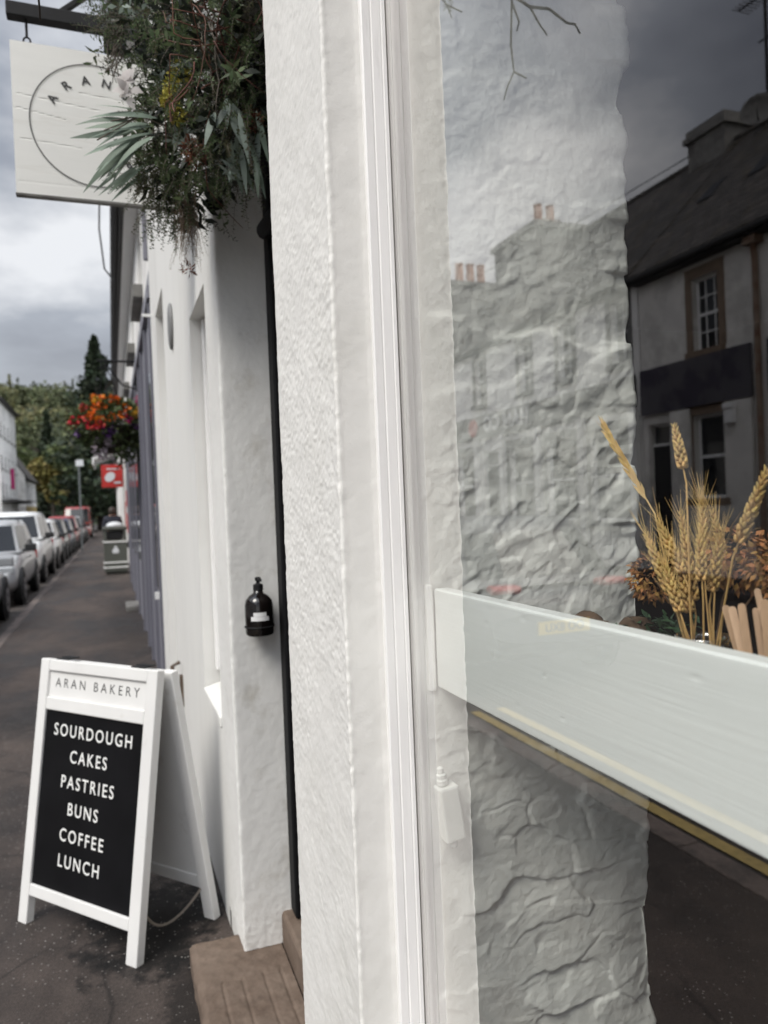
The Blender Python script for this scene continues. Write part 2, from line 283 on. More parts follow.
# ------------------------------------------------------------------ mesh builder
class MB:
    def __init__(s): s.v = []; s.f = []; s.m = []; s.cur = 0; s.big = []
    def quad(s, a, b, c, d): s.poly([a, b, c, d])
    def poly(s, pts):
        n = len(s.v); s.v.extend(tuple(p) for p in pts); s.f.append(tuple(range(n, n + len(pts)))); s.m.append(s.cur)
    def box(s, x0, y0, z0, x1, y1, z1):
        if x0 > x1: x0, x1 = x1, x0
        if y0 > y1: y0, y1 = y1, y0
        if z0 > z1: z0, z1 = z1, z0
        s.obox(((x0 + x1) / 2, (y0 + y1) / 2, (z0 + z1) / 2), ((1, 0, 0), (0, 1, 0), (0, 0, 1)), ((x1 - x0) / 2, (y1 - y0) / 2, (z1 - z0) / 2))
        return s
    def obox(s, c, ax, h):
        c = Vector(c); a = [Vector(q) * k for q, k in zip(ax, h)]
        n = len(s.v)
        for i in (-1, 1):
            for j in (-1, 1):
                for k in (-1, 1): s.v.append(tuple(c + a[0] * i + a[1] * j + a[2] * k))
        for q in ((0, 1, 3, 2), (4, 6, 7, 5), (0, 4, 5, 1), (2, 3, 7, 6), (0, 2, 6, 4), (1, 5, 7, 3)):
            s.f.append(tuple(n + t for t in q)); s.m.append(s.cur)
        return s
    def beam(s, a, b, w, h, up=(0, 0, 1)):
        a = Vector(a); b = Vector(b); d = (b - a); L_ = d.length; d.normalize(); u = Vector(up)
        sx = d.cross(u)
        if sx.length < 1e-4: sx = d.cross(Vector((1, 0, 0)))
        sx.normalize(); u = sx.cross(d)
        return s.obox((a + b) / 2, (d, sx, u), (L_ / 2, w / 2, h / 2))
    def tube(s, pts, r, n=6, cap=True):
        pts = [Vector(p) for p in pts]
        rr = r if isinstance(r, (list, tuple)) else [r] * len(pts)
        base = len(s.v); prev = None
        for i, p in enumerate(pts):
            t = (pts[min(i + 1, len(pts) - 1)] - pts[max(i - 1, 0)])
            if t.length < 1e-9: t = Vector((0, 0, 1))
            t.normalize()
            if prev is None:
                u = t.orthogonal().normalized()
            else:
                u = prev - t * prev.dot(t)
                if u.length < 1e-6: u = t.orthogonal()
                u.normalize()
            prev = u; w = t.cross(u)
            for k in range(n):
                a = 2 * PI * k / n; s.v.append(tuple(p + (u * math.cos(a) + w * math.sin(a)) * rr[i]))
        for i in range(len(pts) - 1):
            for k in range(n):
                a = base + i * n + k; b = base + i * n + (k + 1) % n
                s.f.append((a, b, b + n, a + n)); s.m.append(s.cur)
        if cap and n > 2:
            s.f.append(tuple(base + k for k in range(n))[::-1]); s.m.append(s.cur)
            e = base + (len(pts) - 1) * n; s.f.append(tuple(e + k for k in range(n))); s.m.append(s.cur)
        return s
    def lathe(s, prof, c=(0, 0, 0), n=16, ax=(0, 0, 1), u=None, sx=1., sy=1.):
        ax = Vector(ax).normalized(); u = (Vector(u) if u else ax.orthogonal()).normalized(); w = ax.cross(u); c = Vector(c)
        base = len(s.v)
        for r, z in prof:
            for k in range(n):
                a = 2 * PI * k / n; s.v.append(tuple(c + ax * z + u * (math.cos(a) * r * sx) + w * (math.sin(a) * r * sy)))
        for i in range(len(prof) - 1):
            for k in range(n):
                a = base + i * n + k; b = base + i * n + (k + 1) % n
                s.f.append((a, b, b + n, a + n)); s.m.append(s.cur)
        s.f.append(tuple(base + k for k in range(n))[::-1]); s.m.append(s.cur)
        e = base + (len(prof) - 1) * n; s.f.append(tuple(e + k for k in range(n))); s.m.append(s.cur)
        return s
    def prism(s, pts, d):
        d = Vector(d); pts = [Vector(p) for p in pts]; n = len(s.v); k = len(pts)
        s.v.extend(tuple(p) for p in pts); s.v.extend(tuple(p + d) for p in pts)
        s.f.append(tuple(n + i for i in range(k))[::-1]); s.f.append(tuple(n + k + i for i in range(k))); s.m += [s.cur] * 2
        for i in range(k):
            j = (i + 1) % k; s.f.append((n + i, n + j, n + k + j, n + k + i)); s.m.append(s.cur)
        return s
    def leaf(s, p, d, nrm, L_, w, seg=3, curl=.3, shape=.35):
        p = Vector(p); d = Vector(d).normalized(); nrm = Vector(nrm); side = d.cross(nrm)
        if side.length < 1e-4: side = d.orthogonal()
        side.normalize(); nrm = side.cross(d)
        base = len(s.v)
        for i in range(seg + 1):
            t = i / seg
            ww = w * (math.sin(PI * min(1, (t * (1 - shape) / .5 if t < .5 else (shape + (1 - shape))) if False else t ** .75)) * .95 + .05)
            if i == seg: ww = w * .04
            c = p + d * (L_ * t) - nrm * (curl * L_ * t * t)
            s.v.append(tuple(c - side * ww / 2)); s.v.append(tuple(c + side * ww / 2))
        for i in range(seg):
            a = base + 2 * i; s.f.append((a, a + 1, a + 3, a + 2)); s.m.append(s.cur)
    def grid(s, P):
        """P: array (n,m,3)"""
        n, m, _ = P.shape; base = len(s.v)
        s.v.extend(map(tuple, P.reshape(-1, 3).tolist()))
        idx = np.arange(n * m).reshape(n, m) + base
        q = np.stack([idx[:-1, :-1], idx[1:, :-1], idx[1:, 1:], idx[:-1, 1:]], -1).reshape(-1, 4)
        s.f.extend(map(tuple, q.tolist())); s.m += [s.cur] * len(q)
    def build(s, name, mats, parent=None, smooth=False, bevel=0., label=None, sub=0, bseg=2):
        me = bpy.data.meshes.new(name); me.from_pydata(s.v, [], s.f)
        mats = mats if isinstance(mats, (list, tuple)) else [mats]
        for m in mats: me.materials.append(m)
        if len(mats) > 1: me.polygons.foreach_set('material_index', s.m)
        if smooth: me.polygons.foreach_set('use_smooth', [True] * len(me.polygons))
        me.update()
        o = bpy.data.objects.new(name, me); COL.objects.link(o)
        if parent is not None:
            o.parent = parent
            if parent.type == 'EMPTY': o.matrix_parent_inverse = Matrix.Translation(parent.location).inverted()
        if bevel:
            b = o.modifiers.new('Bevel', 'BEVEL'); b.width = bevel; b.segments = bseg; b.limit_method = 'ANGLE'; b.angle_limit = R(40)
        if sub:
            q = o.modifiers.new('Subdivision', 'SUBSURF'); q.levels = sub; q.render_levels = sub
        if label: o['label'] = label
        return o
def thing(name, label, cat, loc=(0, 0, 0), group=None):
    o = bpy.data.objects.new(name, None); o.empty_display_size = .1; COL.objects.link(o); o.location = loc
    o['label'] = label; o['category'] = cat
    if group: o['group'] = group
    return o
def tag(o, label=None, cat=None, group=None, kind=None):
    if label: o['label'] = label
    if cat: o['category'] = cat
    if group: o['group'] = group
    if kind: o['kind'] = kind
    return o
def flip(o):
    o.data.flip_normals(); return o
def text_obj(name, txt, m, origin, ux, uy, h, parent=None, space=1.0, bold=0., depth=.0012, align='CENTER', sx=1.):
    cu = bpy.data.curves.new('lettering', 'FONT'); cu.body = txt; cu.size = h / .72; cu.align_x = align; cu.align_y = 'CENTER'; cu.space_character = space; cu.offset = bold; cu.extrude = depth / 2; cu.resolution_u = 4
    to = bpy.data.objects.new('lettering', cu); COL.objects.link(to)
    bpy.context.view_layer.update()
    dg = bpy.context.evaluated_depsgraph_get(); me = bpy.data.meshes.new_from_object(to.evaluated_get(dg), depsgraph=dg)
    bpy.data.objects.remove(to); bpy.data.curves.remove(cu)
    ux = Vector(ux).normalized(); uy = Vector(uy).normalized(); n = ux.cross(uy)
    mm = Matrix.Translation(origin) @ Matrix(((ux.x * sx, uy.x, n.x, 0), (ux.y * sx, uy.y, n.y, 0), (ux.z * sx, uy.z, n.z, 0), (0, 0, 0, 1)))
    me.transform(mm); me.materials.clear(); me.materials.append(m)
    o = bpy.data.objects.new(name, me); COL.objects.link(o)
    if parent is not None:
        o.parent = parent
        if parent.type == 'EMPTY': o.matrix_parent_inverse = Matrix.Translation(parent.location).inverted()
    return o
def resample(path, step, smooth_n=2):
    path = np.array(path, float); seg = np.hypot(*np.diff(path, axis=0).T); s = np.concatenate([[0], np.cumsum(seg)])
    n = int(s[-1] / step) + 1; ss = np.linspace(0, s[-1], n)
    P = np.stack([np.interp(ss, s, path[:, 0]), np.interp(ss, s, path[:, 1])], 1)
    for _ in range(smooth_n):
        Q = P.copy(); Q[1:-1] = (P[:-2] + 2 * P[1:-1] + P[2:]) / 4; P = Q
    T = np.gradient(P, axis=0); T /= np.linalg.norm(T, axis=1)[:, None] + 1e-12
    return ss, P, np.stack([T[:, 1], -T[:, 0]], 1), s
def profile_wall(mb, path, z0, z1, step, disp, side=1, smooth_n=3):
    ss, P, Nn, sk = resample(path, step, smooth_n)
    zz = np.linspace(z0, z1, int((z1 - z0) / step) + 1)
    S, Zg = np.meshgrid(ss, zz, indexing='ij')
    D = disp(S, Zg, sk)
    X = P[:, 0][:, None] + side * Nn[:, 0][:, None] * D; Y = P[:, 1][:, None] + side * Nn[:, 1][:, None] * D
    mb.grid(np.stack([X, Y, Zg], -1))

# ------------------------------------------------------------------ camera
yaw, pit, rol = R(20.2), R(.62), R(2.29)
F = Vector((math.sin(yaw) * math.cos(pit), math.cos(yaw) * math.cos(pit), -math.sin(pit)))
R0 = Vector((math.cos(yaw), -math.sin(yaw), 0)); U0 = R0.cross(F)
CR = R0 * math.cos(rol) - U0 * math.sin(rol); CU = R0 * math.sin(rol) + U0 * math.cos(rol)
cam = bpy.data.cameras.new('camera'); co = bpy.data.objects.new('camera', cam); COL.objects.link(co)
co.matrix_world = Matrix(((CR.x, CU.x, -F.x, 0), (CR.y, CU.y, -F.y, 0), (CR.z, CU.z, -F.z, 1.57), (0, 0, 0, 1)))
cam.sensor_fit = 'VERTICAL'; cam.sensor_height = 36; cam.lens = 740 * 36 / 1024; cam.clip_start = .02; cam.clip_end = 3000
cam.dof.use_dof = True; cam.dof.focus_distance = 1.25; cam.dof.aperture_fstop = 4.4
sc.camera = co

# ------------------------------------------------------------------ world and light
SUN = Vector((-.80, -.46, 1.10)).normalized()
w = bpy.data.worlds.new('World'); sc.world = w; w.use_nodes = True
N = w.node_tree.nodes; L = w.node_tree.links; N.clear()
wo = N.new('ShaderNodeOutputWorld'); bg = N.new('ShaderNodeBackground'); L.new(bg.outputs[0], wo.inputs[0]); bg.inputs[1].default_value = .1
sky = N.new('ShaderNodeTexSky'); sky.sky_type = 'NISHITA'; sky.sun_disc = False
sky.sun_elevation = math.asin(SUN.z); sky.sun_rotation = math.atan2(SUN.x, SUN.y)
tc = N.new('ShaderNodeTexCoord')
sep = N.new('ShaderNodeSeparateXYZ'); L.new(tc.outputs['Generated'], sep.inputs[0])
def wm(op, a, b=None, c=None):
    n = N.new('ShaderNodeMath'); n.operation = op
    for k, q in enumerate((a, b, c)):
        if q is None: continue
        if isinstance(q, (int, float)): n.inputs[k].default_value = q
        else: L.new(q, n.inputs[k])
    return n.outputs[0]
zc = wm('ADD', wm('MAXIMUM', sep.outputs[2], 0.), .22)
cx = wm('DIVIDE', sep.outputs[0], zc); cy = wm('DIVIDE', sep.outputs[1], zc)
cv = N.new('ShaderNodeCombineXYZ'); L.new(cx, cv.inputs[0]); L.new(cy, cv.inputs[1]); cv.inputs[2].default_value = 5.2
n1 = N.new('ShaderNodeTexNoise'); n1.inputs['Scale'].default_value = .95; n1.inputs['Detail'].default_value = 7; n1.inputs['Roughness'].default_value = .52; L.new(cv.outputs[0], n1.inputs['Vector'])
cr = N.new('ShaderNodeValToRGB'); L.new(n1.outputs[0], cr.inputs[0])
e = cr.color_ramp.elements; e[0].position = .40; e[0].color = (.205, .22, .265, 1); e[1].position = .62; e[1].color = (1.15, 1.16, 1.18, 1)
q = cr.color_ramp.elements.new(.51); q.color = (.41, .44, .50, 1)
dsun = N.new('ShaderNodeVectorMath'); dsun.operation = 'DOT_PRODUCT'; L.new(tc.outputs['Generated'], dsun.inputs[0]); dsun.inputs[1].default_value = SUN
glow = wm('MULTIPLY_ADD', wm('POWER', wm('MAXIMUM', dsun.outputs[1], 0.), 3.), 12.0, 4.6)
dbk = N.new('ShaderNodeVectorMath'); dbk.operation = 'DOT_PRODUCT'; L.new(tc.outputs['Generated'], dbk.inputs[0]); dbk.inputs[1].default_value = Vector((.80, -.35, .55)).normalized()
glow = wm('MULTIPLY_ADD', wm('POWER', wm('MAXIMUM', dbk.outputs[1], 0.), 4.), 16.0, glow)  # added sky lobe behind the bakery, out of view, brightens the fronts opposite
cm = N.new('ShaderNodeVectorMath'); cm.operation = 'SCALE'; L.new(cr.outputs[0], cm.inputs[0]); L.new(wm('MULTIPLY_ADD', wm('POWER', wm('MAXIMUM', sep.outputs[2], 0.), 4.), 11.0, glow), cm.inputs['Scale'])  # extra overhead brightness, added out of view, lifts the opposite fronts
hz = N.new('ShaderNodeMix'); hz.data_type = 'RGBA'; L.new(wm('MULTIPLY', wm('POWER', wm('SUBTRACT', 1., wm('MAXIMUM', sep.outputs[2], 0.)), 5.), .8), hz.inputs[0]); L.new(cr.outputs[0], hz.inputs[6]); hz.inputs[7].default_value = (1.15, 1.15, 1.16, 1)
L.new(hz.outputs[2], cm.inputs[0])
wmx = N.new('ShaderNodeMix'); wmx.data_type = 'RGBA'; wmx.inputs[0].default_value = .9; L.new(sky.outputs[0], wmx.inputs[6]); L.new(cm.outputs[0], wmx.inputs[7])
L.new(wmx.outputs[2], bg.inputs[0])
sl = bpy.data.lights.new('sun', 'SUN'); sl.energy = 1.5; sl.angle = R(25); sl.color = (1, .95, .87)
so = bpy.data.objects.new('sun', sl); COL.objects.link(so); so.rotation_euler = SUN.to_track_quat('Z', 'Y').to_euler()
sc.view_settings.view_transform = 'Standard'; sc.view_settings.look = 'None'; sc.view_settings.exposure = 0.76; sc.view_settings.gamma = 1

# ------------------------------------------------------------------ ground
mb = MB(); mb.quad((-900, -900, -.16), (900, -900, -.16), (900, 900, -.16), (-900, 900, -.16)); tag(mb.build('ground', M['earth']), kind='structure')
mb = MB(); mb.box(-7.9, -40, -.155, -1.48, 150, -.12); tag(mb.build('road', M['road']), kind='structure')
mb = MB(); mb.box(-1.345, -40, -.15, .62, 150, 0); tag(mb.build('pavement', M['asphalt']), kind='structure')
mb = MB()
y = -12.
while y < 70:
    mb.box(-1.48, y, -.15, -1.348, y + .905, .003 + random.uniform(-.002, .003)); y += .915
tag(mb.build('kerb', M['kerb'], bevel=.012), kind='structure')
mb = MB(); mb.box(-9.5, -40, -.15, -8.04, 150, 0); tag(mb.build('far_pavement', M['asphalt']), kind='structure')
mb = MB(); mb.box(-8.04, -40, -.15, -7.9, 150, .003); tag(mb.build('far_kerb', M['kerb']), kind='structure')
mb = MB()
for x in (-1.72, -1.95):
    mb.quad((x - .04, -12, -.114), (x + .04, -12, -.114), (x + .04, 5.3, -.114), (x - .04, 5.3, -.114))
tag(mb.build('yellow_road_lines', M['yellow']), kind='structure')

# ------------------------------------------------------------------ bakery building
FX = .357
bak = thing('bakery_building', 'white roughcast bakery with a shop window, black doorway and worn stone step', 'building', (FX, 2.0, 0))
def dist_to_corner(S, sk, k): return np.abs(S - sk[k])
def pier_disp(S, Zg, sk):
    grain = fbm(S / .0110, Zg / .0075, 2, 3) - .5
    lump = fbm(S / .05, Zg / .05, 3, 5) - .5
    patch = .35 + .65 * sst(.35, .65, fbm(S / .16, Zg / .28, 3, 8))
    front = sst(sk[1] - .012, sk[1] + .015, S) * (1 - sst(sk[2] - .004, sk[2] + .006, S))
    amp = .0004 + .0019 * front * patch
    bead = np.exp(-(dist_to_corner(S, sk, 2) / .007) ** 2) * (.0045 * fbm(S / .01, Zg / .014, 2, 12))
    bead2 = np.exp(-((S - sk[3] + .003) / .004) ** 2) * (.0016 * fbm(S / .02, Zg / .02, 3, 15))
    crease = 0
    return grain * amp + lump * (.002 + .001 * front) + .7 * bead + bead2 + crease + .003 * (fbm(S / .3, Zg / .5, 2, 44) - .5)
mb = MB(); profile_wall(mb, [(.56, 1.617), (FX, 1.617), (FX, 1.18), (.424, 1.18)], 0, 3.2, .0031, pier_disp, 1)
mb.build('render_pier', M['render'], bak, smooth=True)
def far_disp(S, Zg, sk):
    grain = fbm(S / .009, Zg / .012, 3, 33) - .5
    lump = fbm(S / .06, Zg / .08, 3, 35) - .5
    front = sst(sk[1] - .003, sk[1] + .006, S)
    bead = np.exp(-(dist_to_corner(S, sk, 1) / .006) ** 2) * (.0012 * fbm(S / .02, Zg / .09, 3, 42))
    chip = -.0015 * np.exp(-(dist_to_corner(S, sk, 1) / .01) ** 2) * sst(.62, .8, fbm(S / .03, Zg / .03, 2, 47))
    low = sst(.32, .1, Zg)
    return (grain * (.0014 + .0010 * front + .003 * low) + lump * (.0028 + .005 * low * front) + bead + chip + .006 * (fbm(S / .3, Zg / .5, 2, 64) - .5)) * sst(0, .05, sk[-1] - S)
mb = MB()
profile_wall(mb, [(.60, 2.505), (FX, 2.505), (FX, 2.82)], .082, 3.2, .006, far_disp, -1)
mb.build('door_jamb_wall', M['dirtywhite'], bak, smooth=True)
MB().box(FX + .004, 2.51, -.05, .44, 2.819, .084).build('plinth', M['dirtywhite'], bak)
def wall_cells(mb, X, s, y0, y1, z0, z1, ops, skip=()):
    """front wall at plane X; building lies towards s*x; ops = (ya,yb,za,zb,depth); skip = areas left open"""
    ys = sorted({y0, y1, *[o[0] for o in ops], *[o[1] for o in ops], *[k[0] for k in skip], *[k[1] for k in skip]})
    zs = sorted({z0, z1, *[o[2] for o in ops], *[o[3] for o in ops], *[k[2] for k in skip], *[k[3] for k in skip]})
    ys = [y for y in ys if y0 <= y <= y1]; zs = [z for z in zs if z0 <= z <= z1]
    for a, b in zip(ys, ys[1:]):
        for c, d in zip(zs, zs[1:]):
            my, mz = (a + b) / 2, (c + d) / 2
            if any(o[0] < my < o[1] and o[2] < mz < o[3] for o in list(ops) + list(skip)): continue
            p = [(X, a, c), (X, b, c), (X, b, d), (X, a, d)]
            mb.poly(p if s < 0 else p[::-1])
    for a, b, c, d, dep in ops:
        i = X + s * dep
        mb.quad((X, a, c), (i, a, c), (i, a, d), (X, a, d)); mb.quad((X, b, c), (X, b, d), (i, b, d), (i, b, c))
        mb.quad((X, a, d), (i, a, d), (i, b, d), (X, b, d))
        if c > .01: mb.quad((X, a, c), (X, b, c), (i, b, c), (i, a, c))
EAVE = 5.1
mb = MB()
ops = [(2.82, 3.36, .75, 2.42, .10), (4.88, 5.62, 0, 3.0, .22)]
sk = [(1.18, 1.617, 0, 3.2), (2.505, 2.82, .0, 3.2), (1.617, 2.505, 0, 2.98), (-1.3, 1.18, .5, 2.9)]
up = [(0.0, .8, 3.5, 4.75, .12), (3.2, 4.0, 3.5, 4.75, .12)]
wall_cells(mb, FX, 1, -4.5, 6.2, 0, EAVE, ops + up, sk)
mb.quad((FX, 2.80, 0), (.45, 2.80, 0), (.45, 2.80, .8), (FX, 2.80, .8)) if False else None
# returns round the big window and the door head, end wall and back
mb.quad((FX, -1.3, 2.9), (FX, 1.18, 2.9), (.95, 1.18, 2.9), (.95, -1.3, 2.9)); mb.quad((FX, -1.3, .5), (.95, -1.3, .5), (.95, -1.3, 2.9), (FX, -1.3, 2.9)); mb.quad((FX, -1.3, .495), (FX, 1.18, .495), (.46, 1.18, .495), (.46, -1.3, .495))
mb.quad((FX, 1.617, 2.98), (FX, 2.505, 2.98), (.95, 2.505, 2.98), (.95, 1.617, 2.98))
mb.quad((FX, -4.5, 0), (7, -4.5, 0), (7, -4.5, EAVE), (FX, -4.5, EAVE)); mb.quad((7, -4.5, 0), (7, 6.2, 0), (7, 6.2, EAVE), (7, -4.5, EAVE)); mb.quad((FX, 6.2, 0), (7, 6.2, 0), (7, 6.2, EAVE), (FX, 6.2, EAVE))
for yy in (-4.5, 6.2): mb.poly([(FX, yy, EAVE), (7, yy, EAVE), (3.7, yy, 8.0)])
mb.build('wall', M['plaster'], bak)
mb = MB(); mb.box(.12, -4.6, 5.06, 3.7, 6.2, 5.07)
mb.v = []; mb.f = []; mb.m = []
for sgn, xe in ((1, .17), (-1, 7.25)):
    xr = 3.68
    mb.prism([(xe, -4.6, EAVE - .02), (xr, -4.6, 8.05), (xr, -4.6, 8.15), (xe, -4.6, EAVE + .08)], (0, 10.78, 0))
rf = mb.build('roof', M['slate'], bak)
mb = MB(); mb.box(.19, -4.6, 4.985, .24, 6.18, 5.055); mb.tube([(.165, -4.6, 5.05), (.165, 6.19, 5.05)], .05, 8); mb.build('gutter', M['gutter'], bak)
mb = MB(); mb.box(.243, -4.6, 4.98, FX - .003, 6.18, 5.06); mb.build('soffit', M['white'], bak)
# blank infill of the two recesses beyond the door, sill of the small one
mb = MB(); mb.box(.435, 2.82, .86, .50, 3.36, 2.42); mb.build('recess_panel', M['plaster'], bak, bevel=.004)
mb = MB()
mb.box(.415, 2.822, .87, .437, 2.838, 2.41); mb.box(.405, 3.30, .87, .437, 3.352, 2.41); mb.box(.415, 2.84, .87, .437, 3.295, .93)
mb.build('recess_frame', M['timber'], bak, bevel=.004)
mb = MB(); mb.prism([(.351, 2.83, .752), (.351, 2.83, .79), (.44, 2.83, .815), (.44, 2.83, .752)], (0, .525, 0)); mb.build('recess_sill', M['plaster'], bak, bevel=.005)
mb = MB(); mb.box(.55, 4.88, 0, .60, 5.62, 3.0); so_ = mb.build('side_door', M['plaster'], bak)
mb = MB(); mb.box(.52, 4.95, .2, .548, 5.55, 1.1); mb.box(.52, 4.95, 1.25, .548, 5.55, 2.4); mb.build('door_panel', M['timber'], so_, bevel=.01)
for ya, yb in ((0, .8), (3.2, 4.0)):
    mb = MB(); mb.box(.44, ya, 3.5, .48, ya + .06, 4.75); mb.box(.44, yb - .06, 3.5, .48, yb, 4.75); mb.box(.44, ya, 4.69, .48, yb, 4.75); mb.box(.44, ya, 3.5, .48, yb, 3.57); mb.box(.43, ya + .06, 4.1, .475, yb - .06, 4.16)
    wf = mb.build('upper_window', M['timber'], bak); mb = MB(); mb.box(.462, ya + .03, 3.53, .47, yb - .03, 4.72); mb.build('pane', M['pane'], wf)
# black door
dr = MB().box(.565, 1.617, .193, .60, 2.505, 2.98).build('door', M['black'], bak)
mb = MB(); mb.box(.522, 2.425, .195, .563, 2.50, 2.97); mb.box(.528, 1.622, .195, .563, 1.70, 2.97); mb.box(.528, 1.705, 2.30, .563, 2.42, 2.36); mb.build('door_frame', M['black'], dr, bevel=.006)
mb = MB(); mb.tube([(.53, 2.46, 2.50), (.515, 2.44, 2.49), (.508, 2.40, 2.48), (.508, 2.20, 2.46)], [.02, .026, .028, .028], 12); mb.build('door_closer', M['blackmat'], dr, smooth=True)
mb = MB(); mb.tube([(.56, 1.80, 1.35), (.52, 1.80, 1.35), (.52, 1.86, 1.35)], .012, 8); mb.build('handle', M['alloy'], dr)
# stone steps
def step_top():
    xs = np.linspace(.19, .485, 75); ys = np.linspace(1.45, 2.642, 240)
    X, Y = np.meshgrid(xs, ys, indexing='ij'); Z = np.full(X.shape, .08)
    def gv(d, wd): return -.005 * np.exp(-(d / wd) ** 2)
    for xa, xb in ((.266, .329), (.398, .452)):
        for xc in (xa, xb): Z += gv(X - xc, .0035) * (Y < 2.375)
        Z += gv(Y - 2.374 + .1 * (X - .3), .0035) * (X > xa) * (X < xb)
    Z += .004 * (fbm(X / .012, Y / .012, 3, 71) - .5) + .007 * (fbm(X / .1, Y / .1, 2, 75) - .5)
    edge = np.minimum(X - .19, 2.642 - Y); Z -= .022 * np.clip(1 - edge / .022, 0, 1) ** 2
    X = X - .008 * (fbm(Y / .06, Y * 0, 2, 77) - .5) * np.clip(1 - (X - .19) / .03, 0, 1)
    return np.stack([X, Y, Z], -1)
st = thing('door_step', 'worn brown stone doorstep with incised grooves under the black door', 'step', (.34, 2.0, 0))
mb = MB(); P_ = step_top(); mb.grid(P_)
for row in (P_[0], P_[:, -1], P_[:, 0]):
    low = row.copy(); low[:, 2] = -.02; mb.grid(np.stack([row, low], 0))
mb.build('tread', M['sandstone'], st, smooth=True)
mb = MB(); mb.box(.490, 1.60, .06, 1.0, 2.52, .190); mb.build('upper_step', M['sandstone'], st, bevel=.012)

# shop window: moulded timber, glass and beads
wj = MB()
prof = [(.4235, 1.184), (.4235, 1.171), (.4260, 1.169), (.4385, 1.169), (.4395, 1.1705), (.4410, 1.1705), (.4425, 1.1675), (.4565, 1.1670), (.4575, 1.1682), (.4590, 1.1682), (.4600, 1.165), (.4655, 1.165), (.4655, 1.184)]
wj.prism([(x, y, .50) for x, y in prof], (0, 0, 2.40))
wj.prism([(x, -1.3 - (y - 1.184) - .004, .50) for x, y in prof], (0, 0, 2.40))
wj.box(.424, -1.28, 2.83, .465, 1.162, 2.90); wj.box(.424, -1.28, .5, .465, 1.162, .57)
win = wj.build('shop_window', M['timber'], bak)
mb = MB()
mb.prism([(.4745, 1.19, .50), (.4745, 1.163, .50), (.480, 1.163, .50), (.481, 1.168, .50), (.486, 1.168, .50), (.488, 1.172, .50), (.498, 1.174, .50), (.498, 1.19, .50)], (0, 0, 2.4))
mb.box(.4745, -1.28, .5, .50, 1.16, .565); mb.box(.4745, -1.28, 2.835, .50, 1.16, 2.9)
mb.build('glazing_bead', M['timber'], win)
mb = MB(); mb.cur = 0; x0, x1 = .4668, .4728
mb.quad((x0, -1.28, .52), (x0, -1.28, 2.88), (x0, 1.172, 2.88), (x0, 1.172, .52))
mb.cur = 1
mb.quad((x1, -1.28, .52), (x1, 1.172, .52), (x1, 1.172, 2.88), (x1, -1.28, 2.88))
for a, b in (((-1.28, .52), (1.172, .52)), ((1.172, .52), (1.172, 2.88)), ((1.172, 2.88), (-1.28, 2.88)), ((-1.28, 2.88), (-1.28, .52))):
    mb.quad((x0, a[0], a[1]), (x0, b[0], b[1]), (x1, b[0], b[1]), (x1, a[0], a[1]))
pane = mb.build('glass_pane', [M['glass'], M['clear']], win)
mb = MB(); mb.prism([(.30, -1.4, .44), (.30, -1.4, .47), (.46, -1.4, .498), (.46, -1.4, .44)], (0, 2.6, 0)); mb.build('sill', M['graystone'], win, bevel=.006)

